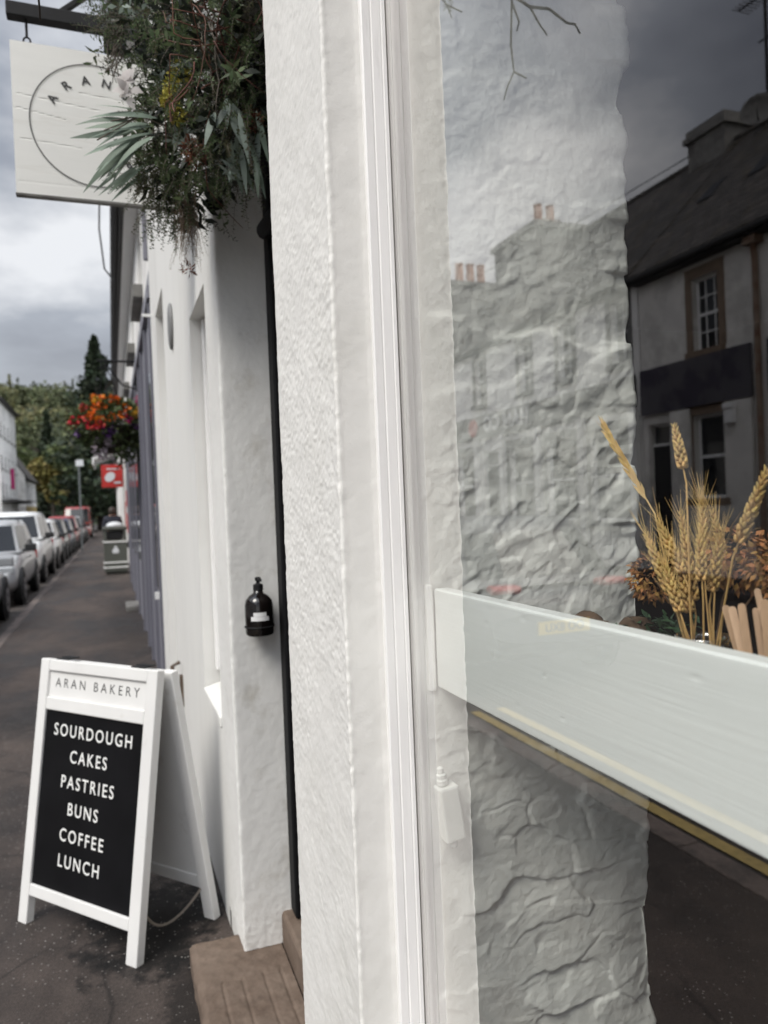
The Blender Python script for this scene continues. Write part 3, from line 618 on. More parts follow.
# painted rubble return of the wall inside the window
def terr(n, k):
    m = n * k; f = np.floor(m); return (f + sst(.35, .68, m - f)) / k
def stone_disp(S, Zg, sk):
    low = sst(1.40, 1.16, Zg + .08 * (fbm(S / .15, Zg / .15, 2, 2) - .5))
    wu = S + .075 * (fbm(S / .10, Zg / .10, 4, 5) - .5); wz = Zg + .060 * (fbm(S / .11, Zg / .11, 4, 6) - .5)
    fine = .0022 * (fbm(S / .012, Zg / .012, 3, 31) - .5) + .0014 * (ridged(S / .03, Zg / .024, 3, 37) - .5)
    def facet(u, v, seed, bl=.16):
        f1, f2, idv, dx, dy = worley(u, v, seed); a_ = (idv * 13.7) % 1 - .5; b_ = (idv * 71.3) % 1 - .5
        return (.35 * (idv - .5) + 1.5 * a_ * dx + 1.5 * b_ * dy) * (.45 + .55 * sst(0, bl, f2 - f1)), f2 - f1
    # lower: big flat-bedded rubble, broken ledges
    fa, e1 = facet(wu / .155, (wz + .20 * wu) / .062, 3, .10); fb, e2 = facet((wu + .3 * wz) / .055, (wz - .2 * wu) / .034, 23, .25); fc, e3 = facet(wu / .024, wz / .018, 29, .3)
    joint = np.exp(-(e1 / .06) ** 2) * sst(.35, .6, fbm(S / .1, Zg / .1, 2, 4))
    g_ = sst(.40, .62, fbm(S / .10, Zg / .08, 2, 18))
    hl = .017 * fa + .0075 * fb * (.35 + .65 * g_) + .0022 * fc * g_ - .0012 * joint + .014 * (fbm(S / .16, Zg / .10, 4, 8) - .5) + fine
    # upper: thick paint over broken, dressed-back rubble
    mid = sst(1.92, 1.62, Zg + .1 * (fbm(S / .2, Zg / .2, 2, 19) - .5))
    a_ = (S + .55 * Zg) + .02 * (fbm(S / .05, Zg / .05, 2, 81) - .5); b_ = (Zg - .6 * S) + .02 * (fbm(S / .05, Zg / .05, 2, 82) - .5)
    soft = fbm(S / .11, Zg / .09, 4, 40, .45)
    fu, _ = facet(a_ / .050, b_ / .034, 41, .3); fv, _ = facet(a_ / .10, b_ / .075, 47, .2)
    gm_ = sst(.36, .6, fbm(S / .12, Zg / .12, 2, 49))
    hu = .013 * (soft - .5) + .008 * fv * (.5 + .5 * mid) + (.0035 + .0070 * mid) * fu * (.4 + .6 * gm_) + (.0015 + .0015 * mid) * (ridged(a_ / .05, b_ / .035, 3, 43) - .5)
    lumps = sst(.5, .75, fbm(S / .035, Zg / .03, 2, 46)); hu = hu + .0025 * lumps + fine
    for zl, sl_, k in ((2.10, .10, .010), (1.86, -.14, .015), (1.80, .22, .008), (2.34, .06, .006)):
        dz = Zg - zl - sl_ * (S - .25) - .05 * (fbm(S / .09, Zg / .3, 3, 50) - .5)
        hu = hu + .8 * k * (np.exp(-(np.clip(dz, 0, 1) / .010) ** 2) * np.exp(-(np.clip(-dz, 0, 1) / .06) ** 2)) * sst(.38, .6, fbm(S / .14, Zg / .14, 2, 52))
    d =   0.58 * hl * low + .52 * hu * (1 - low)
    near = sst(0, .10, S)                    # flattens towards the timber frame
    d = d * (.35 + .65 * near)
    corner = np.exp(-((S - sk[1]) / .05) ** 2)
    return d + corner * (.026 * (fbm(Zg / .075 + 3, Zg * 0, 3, 60) - .5) + .016 * (worley(Zg / .11, Zg * 0 + .5, 61)[2] - .5)) + .02 * (fbm(S / .35, Zg / .4, 2, 66) - .5)
mb = MB(); profile_wall(mb, [(.492, 1.178), (.955, 1.178), (.965, 1.30), (.965, 1.40)], .30, 2.93, .0031, stone_disp, 1, 3)
mb.build('inner_stone_wall', M['stonewhite'], bak, smooth=True)
mb = MB()
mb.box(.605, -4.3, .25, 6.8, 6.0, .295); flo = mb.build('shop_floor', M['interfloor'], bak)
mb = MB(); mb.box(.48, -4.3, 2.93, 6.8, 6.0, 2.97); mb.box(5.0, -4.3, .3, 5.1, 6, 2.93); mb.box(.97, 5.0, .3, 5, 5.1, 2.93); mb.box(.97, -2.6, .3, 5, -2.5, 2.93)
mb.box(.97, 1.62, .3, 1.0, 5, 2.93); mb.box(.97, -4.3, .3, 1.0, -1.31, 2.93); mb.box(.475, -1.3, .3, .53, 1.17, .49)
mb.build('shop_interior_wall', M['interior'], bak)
# dark counter inside
ct = thing('shop_counter', 'dark shop counter standing deep inside the unlit bakery', 'counter', (2.6, 1.5, .295))
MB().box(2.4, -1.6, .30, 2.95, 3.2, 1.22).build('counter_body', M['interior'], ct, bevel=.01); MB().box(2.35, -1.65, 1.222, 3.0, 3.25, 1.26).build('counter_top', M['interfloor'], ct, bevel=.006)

# ------------------------------------------------------------------ display shelf in the window
sh = thing('display_shelf', 'white painted shelf board running across the inside of the shop window', 'shelf', (.52, .2, 1.25))
def shelf_front():
    ys = np.linspace(-1.25, 1.166, 900); zs = np.linspace(1.250, 1.421, 70)
    Y, Z = np.meshgrid(ys, zs, indexing='ij')
    X = .5155 + .00025 * (fbm(Y / .12, Z / .003, 3, 80) - .5) + .0006 * (fbm(Y / .3, Z / .2, 2, 82) - .5)
    for k in range(22):
        a_, b_ = random.uniform(-.1, 1.1), random.uniform(1.26, 1.41); X = X + random.uniform(.0003, .0009) * np.exp(-((Y - a_) / random.uniform(.003, .008)) ** 2 - ((Z - b_) / random.uniform(.002, .005)) ** 2)
    r = .004
    ed = np.minimum(Z - 1.250, 1.421 - Z); X = X + np.where(ed < r, r - np.sqrt(np.maximum(r * r - (r - ed) ** 2, 0)), 0)
    return np.stack([X, Y, Z], -1)
mb = MB(); P_ = shelf_front(); mb.grid(P_[:, ::-1]); mb.box(.5205, -1.25, 1.2503, .5405, 1.166, 1.4207); mb.build('front_board', M['shelfwhite'], sh, smooth=False)
mb = MB(); mb.box(.5415, -1.25, 1.262, .93, 1.10, 1.286); mb.build('shelf_top', M['interior'], sh)
mb = MB(); mb.box(.5005, 1.1655, 1.244, .5135, 1.181, 1.428); mb.build('end_batten', M['timber'], sh, bevel=.003)

# small white sensor on the inner stone
se = thing('alarm_sensor', 'small white sensor box fixed low on the painted stone beside the glass', 'sensor', (.522, 1.15, 1.05))
v_ = Vector((-.115, 0, 1)).normalized(); u_ = Vector((1, 0, .115)).normalized()
MB().obox((.5215, 1.152, 1.039), (u_, (0, 1, 0), v_), (.0185, .015, .0475)).build('casing', M['plastic'], se, bevel=.004)
mb = MB(); mb.lathe([(.010, 0), (.0105, .008), (.009, .010), (.009, .017), (.006, .019), (.006, .028), (.003, .030)], (.511, 1.154, 1.088), 14, (-.115, 0, 1)); mb.build('cap', M['plastic'], se, smooth=False)
mb = MB(); mb.lathe([(.0045, 0), (.007, .004), (.007, .012), (.004, .014)], (.528, 1.152, .977), 12, (-.115, 0, 1)); mb.build('button', M['plastic'], se, smooth=True)

# ------------------------------------------------------------------ wheat, jar, dried heads, stirrers
jar = thing('glass_jar', 'small clear glass jar holding the wheat stalks behind the shelf board', 'jar', (.67, .712, 1.287))
mb = MB(); mb.lathe([(.030, 0), (.034, .004), (.035, .02), (.035, .085), (.031, .097), (.033, .101), (.033, .108), (.031, .108), (.029, .098), (.032, .085), (.032, .01), (.001, .008)], (.67, .712, 1.287), 24); mb.build('jar_body', M['glass'], jar, smooth=True)
JB = Vector((.67, .712, 1.30))
def ear(mb, a, b, rad, rows=13, tilt=0.):
    a = Vector(a); b = Vector(b); d = (b - a); Ln = d.length; d.normalize(); u = d.cross(Vector((.35, .9, 0))).normalized(); v = d.cross(u)
    for i in range(rows):
        t = (i + .5) / rows
        rr = rad * random.uniform(.9, 1.1) * (.55 + .45 * math.sin(PI * min(1, t * .8 + .22))) * (1.15 - .45 * t)
        for k in range(4):
            an = k * PI / 2 + (PI / 4 if i % 2 else 0) + random.uniform(-.2, .2)
            o = u * math.cos(an) + v * math.sin(an)
            c = a + d * (Ln * t) + o * rr * .62
            dd = (d * .85 + o * .42).normalized()
            kl = Ln / rows * 1.55
            mb.lathe([(.0008, -kl * .5), (rr * .42, -kl * .2), (rr * .46, kl * .05), (rr * .25, kl * .38), (.0004, kl * .6)], c, 6, dd, sy=.8)
def awns(mb, a, b, n, ln, spread):
    a = Vector(a); b = Vector(b); d = (b - a).normalized()
    for i in range(n):
        p = a.lerp(b, random.uniform(.1, 1)); o = Vector((random.gauss(0, 1), random.gauss(0, 1), random.gauss(0, 1))); o = (o - d * o.dot(d)).normalized()
        e = p + (d + o * spread * random.uniform(.3, 1)).normalized() * ln * random.uniform(.6, 1.1)
        mb.tube([p, p.lerp(e, .5) + Vector((0, 0, -.001)), e], [.00035, .0003, .00012], 3, cap=False)
EARS = [((.67, .736, 1.600), (.67, .749, 1.656), .0075, 'tallest wheat stalk, its ear upright above all the others in the jar', 0, 'straw', 11),
 ((.66, .791, 1.559), (.66, .873, 1.662), .0062, 'bleached feathery stalk leaning far over towards the white stone', 1, 'barley', 17),
 ((.655, .638, 1.512), (.655, .596, 1.592), .0078, 'wheat stalk leaning away from the stone over the wooden stirrers', 0, 'straw', 14),
 ((.66, .733, 1.470), (.66, .772, 1.535), .0075, None, .6, 'straw', 13), ((.68, .737, 1.434), (.68, .754, 1.545), .0080, None, .6, 'straw', 19), ((.70, .738, 1.464), (.70, .738, 1.559), .0080, None, .6, 'straw', 16),
 ((.72, .745, 1.501), (.72, .764, 1.565), .0075, None, .6, 'straw', 12), ((.65, .690, 1.465), (.65, .692, 1.518), .0075, None, .5, 'straw', 11), ((.67, .696, 1.451), (.67, .679, 1.518), .0080, None, .6, 'straw', 13),
 ((.645, .740, 1.449), (.645, .779, 1.518), .0078, 'short wheat ear tilting outwards against the edge of the white stone', .5, 'straw', 14), ((.64, .717, 1.425), (.64, .742, 1.484), .0078, None, .5, 'straw', 12), ((.665, .728, 1.422), (.665, .748, 1.497), .0080, None, .5, 'straw', 14), ((.72, .726, 1.483), (.72, .743, 1.546), .0075, None, .6, 'straw', 13)]
for (a, b, rad, lab, aw, mk, rows) in EARS:
    a = Vector(a); b = Vector(b)
    root = JB + Vector((random.uniform(-.015, .015), random.uniform(-.012, .012), 0))
    r_ = thing('wheat_stalk', lab or 'shorter golden wheat stalk packed upright in the middle of the bunch in the jar', 'wheat', root, 'wheat stalks in the glass jar')
    d = (b - a).normalized(); c1 = root.lerp(a, .5) + Vector((random.uniform(-.002, .002), random.uniform(-.002, .002), 0)); c2 = a - d * .02
    mb = MB(); mb.tube([root, root.lerp(c1, .5), c1, c1.lerp(c2, .6), c2, a, a.lerp(b, .5), b - d * .004], [.0015, .0015, .0014, .0013, .0012, .0011, .001, .0006], 6); mb.build('stem', M[mk], r_, smooth=True)
    mb = MB()
    if mk == 'barley':
        nrm = Vector((1, .2, 0))
        for i in range(70):
            t = random.uniform(0, 1); p = a.lerp(b, t); o = Vector((random.uniform(-.4, .4), random.choice((-1, 1)) * random.uniform(.5, 1), 0)); o = (o - d * o.dot(d)).normalized()
            mb.leaf(p, d + o * .22, nrm + Vector((0, 0, random.uniform(-.5, .5))), .026, .0042, 2, .05)
        mb.build('ear', M[mk], r_, smooth=True)
        mb = MB(); awns(mb, a, b, 26, .045, .18); mb.build('awns', M[mk], r_)
    else:
        ear(mb, a, b, rad, rows); mb.build('ear', M[mk], r_, smooth=True)
        if aw: mb = MB(); awns(mb, a, b, 34, .045, .45); mb.build('awns', M[mk], r_)
def dried_head(c, r, lab):
    c = Vector(c); root = JB + Vector((.01, .01, 0))
    t = thing('dried_flower_head', lab, 'dried flower', root, 'dried brown flower heads in the jar')
    mb = MB(); mb.tube([root, root.lerp(c, .55) + Vector((0, 0, .03)), c], .0015, 6); mb.build('stem', M['bark'], t)
    mb = MB()
    for i in range(int(260 * (r / .03) ** 1.6)):
        dv = Vector((random.gauss(0, 1), random.gauss(0, 1), random.gauss(0, .75))).normalized(); k = random.uniform(.55, 1) ** .6
        p = c + dv * r * k
        mb.leaf(p, dv + Vector((random.uniform(-.8, .8), random.uniform(-.8, .8), random.uniform(-.8, .8))), Vector((random.uniform(-1, 1), random.uniform(-1, 1), 1)), r * .26, r * .17, 2, .6)
    mb.build('bloom', M['drybrown'], t, smooth=True)
dried_head((.705, .838, 1.452), .034, 'round dried brown flower head beside the edge of the white stone')
dried_head((.73, .716, 1.486), .040, 'larger dried brown flower head behind the wheat and above the stirrers')
dried_head((.735, .660, 1.478), .038, 'dried brown flower head half hidden beyond the leaning wheat stalk')
cup = thing('stirrer_pot', 'low dark pot full of wooden stirrers behind the shelf board', 'pot', (.64, .585, 1.287))
mb = MB(); mb.lathe([(.030, 0), (.033, .003), (.036, .075), (.034, .075), (.030, .006), (.001, .005)], (.64, .578, 1.287), 20); mb.build('pot_body', M['blackmat'], cup, smooth=True)
for i, (y, x, zt, ly) in enumerate([(.624, .618, 1.446, .30), (.609, .612, 1.447, .26), (.594, .610, 1.452, .17), (.578, .612, 1.449, .10), (.562, .608, 1.460, .03), (.616, .655, 1.462, .27), (.590, .66, 1.470, .12), (.570, .655, 1.482, .02)]):
    lab = {0: 'outermost wooden stirrer, leaning out over the rim towards the wheat', 7: 'tallest wooden stirrer standing proud of the bundle in the pot'}.get(i, 'flat pale wooden stirrer packed upright in the pot')
    Lg = .16; top = Vector((x, y, zt)); dv = Vector((.03 * (i % 3 - 1), ly, 1)).normalized(); ra = 1.96 + random.uniform(-.5, .5); un = Vector((math.cos(ra), math.sin(ra), 0)); un = (un - dv * un.dot(dv)).normalized(); nn = dv.cross(un)
    mb = MB(); pts = []
    for k in range(7):
        an = PI * k / 6; pts.append(top - dv * .004 + un * (.004 * math.cos(an)) + dv * (.004 * math.sin(an)))
    for k in range(7):
        an = PI + PI * k / 6; pts.append(top - dv * Lg + un * (.004 * math.cos(an)) + dv * (.004 * math.sin(an)))
    mb.prism([p - nn * .0008 for p in pts], nn * .0016)
    tag(mb.build('wooden_stirrer', M['wood' if i % 2 else 'woodb']), lab, 'stirrer', 'wooden stirrers in the pot')
gs = thing('green_sprig', 'low clump of green leaves on the shelf at the foot of the stone', 'plant', (.74, .86, 1.287))
mb = MB()
for i in range(340):
    p = Vector((.74 + random.gauss(0, .02), .868 + random.gauss(0, .028), 1.30 + random.uniform(0, .085)))
    mb.leaf(p, (random.uniform(-1, 1), random.uniform(-1, 1), random.uniform(-.1, 1)), (random.uniform(-1, 1), random.uniform(-1, 1), 1), .018, .010, 2, .4)
mb.build('leaves', M['moss'], gs, smooth=True); mb = MB()
for i in range(6): mb.tube([(.74, .868, 1.287), (.74 + random.uniform(-.02, .02), .868 + random.uniform(-.03, .03), 1.35)], .0012, 4)
mb.build('stem', M['bark'], gs)
mb = MB(); base = np.linspace(0, 1, 20)
mb.tube([(.72, .88 + .14 * t, 1.352 + .012 * math.sin(t * 9)) for t in base], [.022 + .006 * math.sin(t * 14) + random.uniform(-.003, .003) for t in base], 12)
tag(mb.build('driftwood_piece', M['bark'], smooth=True), 'rough brown piece of wood lying along the shelf against the stone', 'wood')
mb = MB(); mb.box(.63, .82, 1.287, .82, 1.08, 1.33); tag(mb.build('wooden_crate', M['bark'], bevel=.006), 'low brown wooden tray under the rough wood on the window shelf', 'tray')

# ------------------------------------------------------------------ pump bottle on the reveal
pb = thing('pump_bottle', 'dark amber pump bottle with a white label on the white door reveal', 'bottle', (.446, 2.44, 1.152))
mb = MB(); mb.lathe([(.040, 0), (.045, .004), (.0465, .012), (.0465, .100), (.043, .116), (.031, .131), (.018, .139), (.0155, .142), (.0155, .150)], (.446, 2.452, 1.152), 28); mb.build('bottle_body', M['amber'], pb, smooth=True)
mb = MB(); mb.lathe([(.0165, 0), (.0165, .018), (.011, .021), (.006, .024), (.006, .030), (.010, .031), (.010, .042), (.004, .044)], (.446, 2.452, 1.301), 18); mb.tube([(.446, 2.452, 1.338), (.448, 2.432, 1.338), (.449, 2.42, 1.336)], .005, 8); mb.build('pump', M['blackmat'], pb, smooth=False)
mb = MB()
for za, zb, w0 in ((1.204, 1.2185, .66), (1.219, 1.232, .46)):
    a0 = -PI / 2 - .12
    for k in range(10):
        p = []
        for q in (k, k + 1):
            an = a0 - w0 + 2 * w0 * q / 10; p.append((.446 + .0471 * math.cos(an), 2.452 + .0471 * math.sin(an)))
        mb.quad((*p[0], za), (*p[1], za), (*p[1], zb), (*p[0], zb))
mb.build('paper_label', M['white'], pb)
mb = MB(); mb.box(.425, 2.493, 1.167, .467, 2.507, 1.28); mb.tube([(.446 + .0485 * math.cos(a), 2.452 + .0485 * math.sin(a), 1.182) for a in np.linspace(0, 2 * PI, 24)], .0022, 6); mb.build('wall_bracket', M['blackmat'], pb)

# spotlight under the garland
sp = thing('spot_lamp', 'small black spotlight poking out below the foliage beside the doorway', 'lamp', (.36, 2.47, 2.57))
mb = MB(); mb.lathe([(.012, 0), (.020, .008), (.023, .03), (.026, .060), (.024, .060), (.020, .045), (.001, .04)], (.346, 2.43, 2.605), 18, (.15, -.35, -.9)); mb.build('lamp_housing', M['blackmat'], sp, smooth=True)
mb = MB(); mb.tube([(.357, 2.52, 2.66), (.345, 2.47, 2.66), (.352, 2.432, 2.615)], .008, 8); mb.build('arm', M['blackmat'], sp)
# little plaque, iron scraper on far wall
mb = MB(); mb.lathe([(.075, 0), (.085, .004), (.085, .014), (.07, .02), (.055, .021)], (FX + .001, 4.25, 2.60), 28, (-1, 0, 0), u=(0, 0, 1), sx=1.5); tag(mb.build('oval_plaque', M['plaque'], smooth=True), 'small grey oval plaque high on the white wall beyond the door', 'plaque')
mb = MB(); mb.tube([(.30, 4.55, .38), (.30, 4.55, .66), (.345, 4.55, .68)], .012, 8); mb.box(.34, 4.52, .42, .36, 4.58, .60); mb.tube([(.30, 4.55, .55), (.25, 4.50, .56), (.24, 4.55, .60)], .010, 8); tag(mb.build('iron_bracket', M['iron']), 'rusted iron bracket low on the white wall behind the menu board', 'bracket')
mb = MB(); mb.box(.28, 5.95, 3.08, .356, 5.97, 3.10); tag(mb.build('wall_hook', M['white']), 'white hook sticking out near the corner of the white wall', 'hook')

# ------------------------------------------------------------------ hanging sign
br = MB(); br.beam((-.285, 3.0, 3.425), (.356, 3.0, 3.425), .045, .05); br.box(.325, 2.95, 3.33, .356, 3.05, 3.50); br.beam((.08, 3.0, 3.40), (.08, 3.0, 3.335), .07, .05, (0, 1, 0)); br.beam((.30, 3.0, 3.80), (-.1, 3.0, 3.45), .02, .02)
br.build('sign_bracket', M['blackmat'], bak, bevel=.003)
hs_ = thing('hanging_sign', 'square white wooden sign with a thin dark ring hanging from a black bracket', 'sign', (0, 3.0, 2.75))
def sign_grid():
    xs = np.linspace(-.277, .281, 90); zs = np.linspace(2.758, 3.312, 140); X, Z = np.meshgrid(xs, zs, indexing='ij')
    Y = 2.988 + .0001 * (fbm(X / .3, Z / .006, 2, 90) - .5)
    for zc_, x0_, x1_, sl2 in ((3.115, -.26, .02, -.09), (3.06, -.27, -.1, -.15), (2.955, -.255, -.05, -.06), (2.80, -.27, .25, .0), (3.16, -.05, .1, -.05)):
        Y += .0018 * np.exp(-((Z - zc_ - sl2 * (X + .2)) / .0016) ** 2) * (X > x0_) * (X < x1_)
    return np.stack([X, Y, Z], -1)
mb = MB(); mb.grid(sign_grid()); mb.box(-.277, 2.9895, 2.758, .281, 3.012, 3.312); sb = mb.build('sign_board', M['signwhite'], hs_)
mb = MB(); mb.box(-.279, 2.986, 2.750, .283, 3.014, 2.7575); mb.build('bottom_trim', M['graystone'], hs_)
mb = MB(); n = 96; cx_, cz_, r1, r2 = .006, 3.035, .2258, .2300
for k in range(n):
    a, b = 2 * PI * k / n, 2 * PI * (k + 1) / n
    mb.quad((cx_ + r1 * math.cos(a), 2.9855, cz_ + r1 * math.sin(a)), (cx_ + r2 * math.cos(a), 2.9855, cz_ + r2 * math.sin(a)), (cx_ + r2 * math.cos(b), 2.9855, cz_ + r2 * math.sin(b)), (cx_ + r1 * math.cos(b), 2.9855, cz_ + r1 * math.sin(b)))
mb.build('painted_ring', M['darklettering'], hs_)
for k, ch in enumerate('ARANBAKERY'):
    a = R(151 - 25.2 * k); rr = .168
    text_obj('painted_letter', ch, M['darklettering'], (cx_ + rr * math.cos(a), 2.9858, cz_ + rr * math.sin(a)), (math.sin(a), 0, -math.cos(a)), (math.cos(a), 0, math.sin(a)), 0.032, hs_, bold=.0009, depth=.0006)
for x in (-.22, .20):
    mb = MB(); mb.tube([(x, 3.0, 3.41), (x, 3.0, 3.335)], .005, 6); mb.tube([(x + .012 * math.cos(a), 3.0, 3.322 + .014 * math.sin(a)) for a in np.linspace(0, 2 * PI, 14)], .0035, 6); mb.build('hook', M['blackmat'], hs_)

# ------------------------------------------------------------------ A-board
W_ = Vector((.639, -.769, 0)).normalized(); B_ = Vector((.769, .639, 0)).normalized(); UP = Vector((0, 0, 1))
FL = Vector((-.410, 3.208, 0))
wd = .664
ab = thing('menu_board', 'white framed pavement menu board with a black panel of white lettering', 'sign', FL + W_ * .31 + B_ * .15)
H_ = 1.0; lean = .154
fu = (UP * H_ + B_ * lean).normalized(); Lf = math.hypot(H_, lean); fn = W_.cross(fu).normalized()   # fn faces out of the front
def FP(u, v, d=0): return FL + W_ * u + fu * v + fn * d
def fbox(mb, u0, u1, v0, v1, d0, d1): mb.obox(FP((u0 + u1) / 2, (v0 + v1) / 2, (d0 + d1) / 2), (W_, fu, fn), ((u1 - u0) / 2, (v1 - v0) / 2, abs(d1 - d0) / 2))
mb = MB()
fbox(mb, 0, .052, 0, Lf, -.036, 0); fbox(mb, wd - .055, wd, 0, Lf, -.036, 0)
fbox(mb, .0525, wd - .0555, .108, .152, -.034, -.001); fbox(mb, .0525, wd - .0555, .815, .865, -.034, -.001); fbox(mb, .0525, wd - .0555, Lf - .045, Lf - .001, -.034, -.001)
mb.build('front_frame', M['boardwhite'], ab, bevel=.004)
mb = MB(); fbox(mb, .05, wd - .053, .8655, Lf - .0455, -.028, -.012); mb.build('name_panel', M['boardwhite'], ab)
mb = MB(); fbox(mb, .05, wd - .053, .1525, .8145, -.028, -.010); mb.build('black_panel', M['chalk'], ab)
text_obj('name_lettering', 'ARAN BAKERY', M['darklettering'], FP(wd / 2 - .004, .921, -.0116), W_, fu, .037, ab, space=1.55, depth=.0006, bold=-.0003)
lines = [('SOURDOUGH', .742, -.002), ('CAKES', .648, -.012), ('PASTRIES', .552, -.008), ('BUNS', .455, -.020), ('COFFEE', .358, -.016), ('LUNCH', .264, -.020)]
for tx, v, du in lines:
    text_obj('menu_lettering', tx, M['lettering'], FP(wd / 2 + du, v, -.0094), W_, fu, .0475, ab, space=1.3, bold=.0004, depth=.0008, sx=.90)
bt = FL + B_ * .245 + UP * .985 + W_ * .006; bb = FL + B_ * .385 + W_ * .035
bu = (bt - bb).normalized(); Lb = (bt - bb).length; bn = bu.cross(W_).normalized()
def bbox_(mb, u0, u1, v0, v1, d0, d1): mb.obox(bb + W_ * ((u0 + u1) / 2) + bu * ((v0 + v1) / 2) - bn * ((d0 + d1) / 2), (W_, bu, bn), ((u1 - u0) / 2, (v1 - v0) / 2, abs(d1 - d0) / 2))
mb = MB(); bbox_(mb, 0, .052, 0, Lb, 0, .034); bbox_(mb, wd - .055, wd, 0, Lb, 0, .034); bbox_(mb, .0525, wd - .0555, .125, .175, .002, .032); bbox_(mb, .0525, wd - .0555, Lb - .06, Lb - .002, .002, .032)
mb.build('back_frame', M['boardwhite'], ab, bevel=.004)
mb = MB(); bbox_(mb, .05, wd - .053, .1755, Lb - .0605, .010, .026); mb.build('back_panel', M['boardwhite'], ab)
mb = MB()
for u in (.10, wd - .13):
    p = FP(u, Lf + .003, -.02); mb.obox(p + B_ * .03 - UP * .003, (W_, B_, UP), (.035, .028, .002)); mb.tube([p + B_ * .03 - W_ * .035 - UP * .001, p + B_ * .03 + W_ * .035 - UP * .001], .003, 6)
mb.build('hinge', M['blackmat'], ab)
mb = MB(); p0 = FP(wd - .03, .18, -.036); p1 = bb + W_ * (wd - .03) + bu * .16
mb.tube([p0.lerp(p1, t) - UP * (.13 * 4 * t * (1 - t)) - W_ * (.05 * math.sin(t * PI)) for t in np.linspace(0, 1, 16)], .005, 6); mb.build('stay_rope', M['rope'], ab)

# ------------------------------------------------------------------ garland
ga = thing('foliage_garland', 'big hanging garland of mixed foliage, dried flowers and twigs over the doorway', 'garland', (.30, 2.4, 2.9))
G = {}
def gm(k):
    if k not in G: G[k] = MB()
    return G[k]
rv = lambda s=1.: Vector((random.gauss(0, s), random.gauss(0, s), random.gauss(0, s)))
def sprig(k, p, d, Ln, nl, ll, lw, droop=.5, stem='greytwig', open_=.9, thin=.0012):
    p = Vector(p); d = Vector(d).normalized(); pts = [p]
    n = 6; q = p.copy(); dd = d.copy()
    for i in range(n):
        q = q + dd * (Ln / n); pts.append(q.copy()); dd = (dd + Vector((0, 0, -droop / n)) + rv(.09)).normalized()
    gm(stem).tube(pts, [thin * (1 - .7 * i / n) for i in range(n + 1)], 4, cap=False)
    for j in range(nl):
        t = (j + .5) / nl * n * .96 + .04 * n; i = min(int(t), n - 1); c = pts[i].lerp(pts[i + 1], t - i); ax = (pts[i + 1] - pts[i]).normalized()
        o = ax.orthogonal(); o.rotate(Matrix.Rotation(j * 2.4 + random.uniform(-.4, .4), 3, ax))
        gm(k).leaf(c, ax * (1 - open_ * .55) + o * open_, ax + rv(.3), ll * random.uniform(.7, 1.2) * (1 - .35 * j / nl), lw * random.uniform(.8, 1.2), 2, .25)
CL = [(.245, 2.42, 2.99, .16), (.29, 2.40, 2.89, .17), (.225, 2.42, 2.80, .11), (.27, 2.40, 2.68, .13), (.345, 2.10, 2.84, .16), (.36, 2.08, 2.66, .11), (.17, 2.52, 3.14, .13), (.265, 2.40, 2.55, .08), (.19, 2.42, 2.63, .09), (.28, 2.35, 3.26, .28), (.36, 1.95, 3.10, .22), (.14, 2.55, 3.40, .17), (.31, 2.2, 2.98, .18), (.37, 2.2, 2.6, .09)]
def clump_pt(c):
    x, y, z, r = c; d = rv().normalized() * (random.uniform(.25, 1) ** .6)
    return Vector((x + d.x * r * .8, y + d.y * r * 1.1, z + d.z * r)), d
for c in CL:
    n = int(120 * (c[3] / .15) ** 1.6)
    for i in range(n):
        p, d = clump_pt(c)
        gm('darkleaf').leaf(p, d + rv(.5), rv(), .05, .018, 2, .3)
    n = int(46 * (c[3] / .15) ** 1.5)
    for i in range(n):
        p, d = clump_pt(c); k = random.choice(['fern', 'fern', 'olive', 'darkleaf', 'fern'])
        out = Vector((d.x - .45, d.y - .5, d.z - .25)) + rv(.35)
        sprig(k, p, out, random.uniform(.07, .15), 26, .015, .0045, .9)
    for i in range(int(5 * (c[3] / .15))):
        p, d = clump_pt(c); sprig('greyleaf' if random.random() < .2 else 'fern', p, d + Vector((-.5, -.6, -.4)), .16, 12, .042, .012, .8)
for i in range(150):                              # dense feathery front
    c = CL[random.choice([0, 1, 2, 3, 4, 5, 7, 8, 12, 13])]; p, d = clump_pt(c)
    p = Vector((p.x - .03, p.y - c[3] * .6, p.z)); k = random.choice(['fern', 'fern', 'fern', 'olive'])
    sprig(k, p, Vector((-.35, -.5, -.55)) + rv(.4), random.uniform(.09, .16), 40, .013, .0042, 1.0, open_=.8)
for i in range(45):                               # behind the right side, down the doorway
    p = Vector((random.uniform(.36, .44), random.uniform(1.95, 2.25), random.uniform(2.56, 2.9)))
    sprig(random.choice(['fern', 'darkleaf', 'olive']), p, Vector((.1, -.2, -1)) + rv(.35), random.uniform(.10, .18), 30, .016, .006, .5)
for i in range(26):
    p = Vector((random.uniform(.05, .12), random.uniform(2.35, 2.5), random.uniform(3.02, 3.16)))
    sprig(random.choice(['fern', 'olive', 'fern', 'darkleaf']), p, Vector((-.9, -.3, random.uniform(-.6, .5))) + rv(.25), random.uniform(.07, .12), 28, .014, .005, .7)
# hanging feathery greens under the left side
for i in range(60):
    p = Vector((random.uniform(.12, .27), random.uniform(2.3, 2.5), random.uniform(2.55, 2.80)))
    sprig(random.choice(['fern', 'fern', 'olive']), p, (random.uniform(-.5, .1), random.uniform(-.4, .2), -1), random.uniform(.10, .20), 34, .013, .005, .6)
for i in range(26):
    p = Vector((random.uniform(.15, .24), random.uniform(2.3, 2.5), random.uniform(2.48, 2.60)))
    sprig('fern', p, (random.uniform(-.4, .3), random.uniform(-.3, .2), -1), random.uniform(.07, .13), 22, .013, .006, .5)
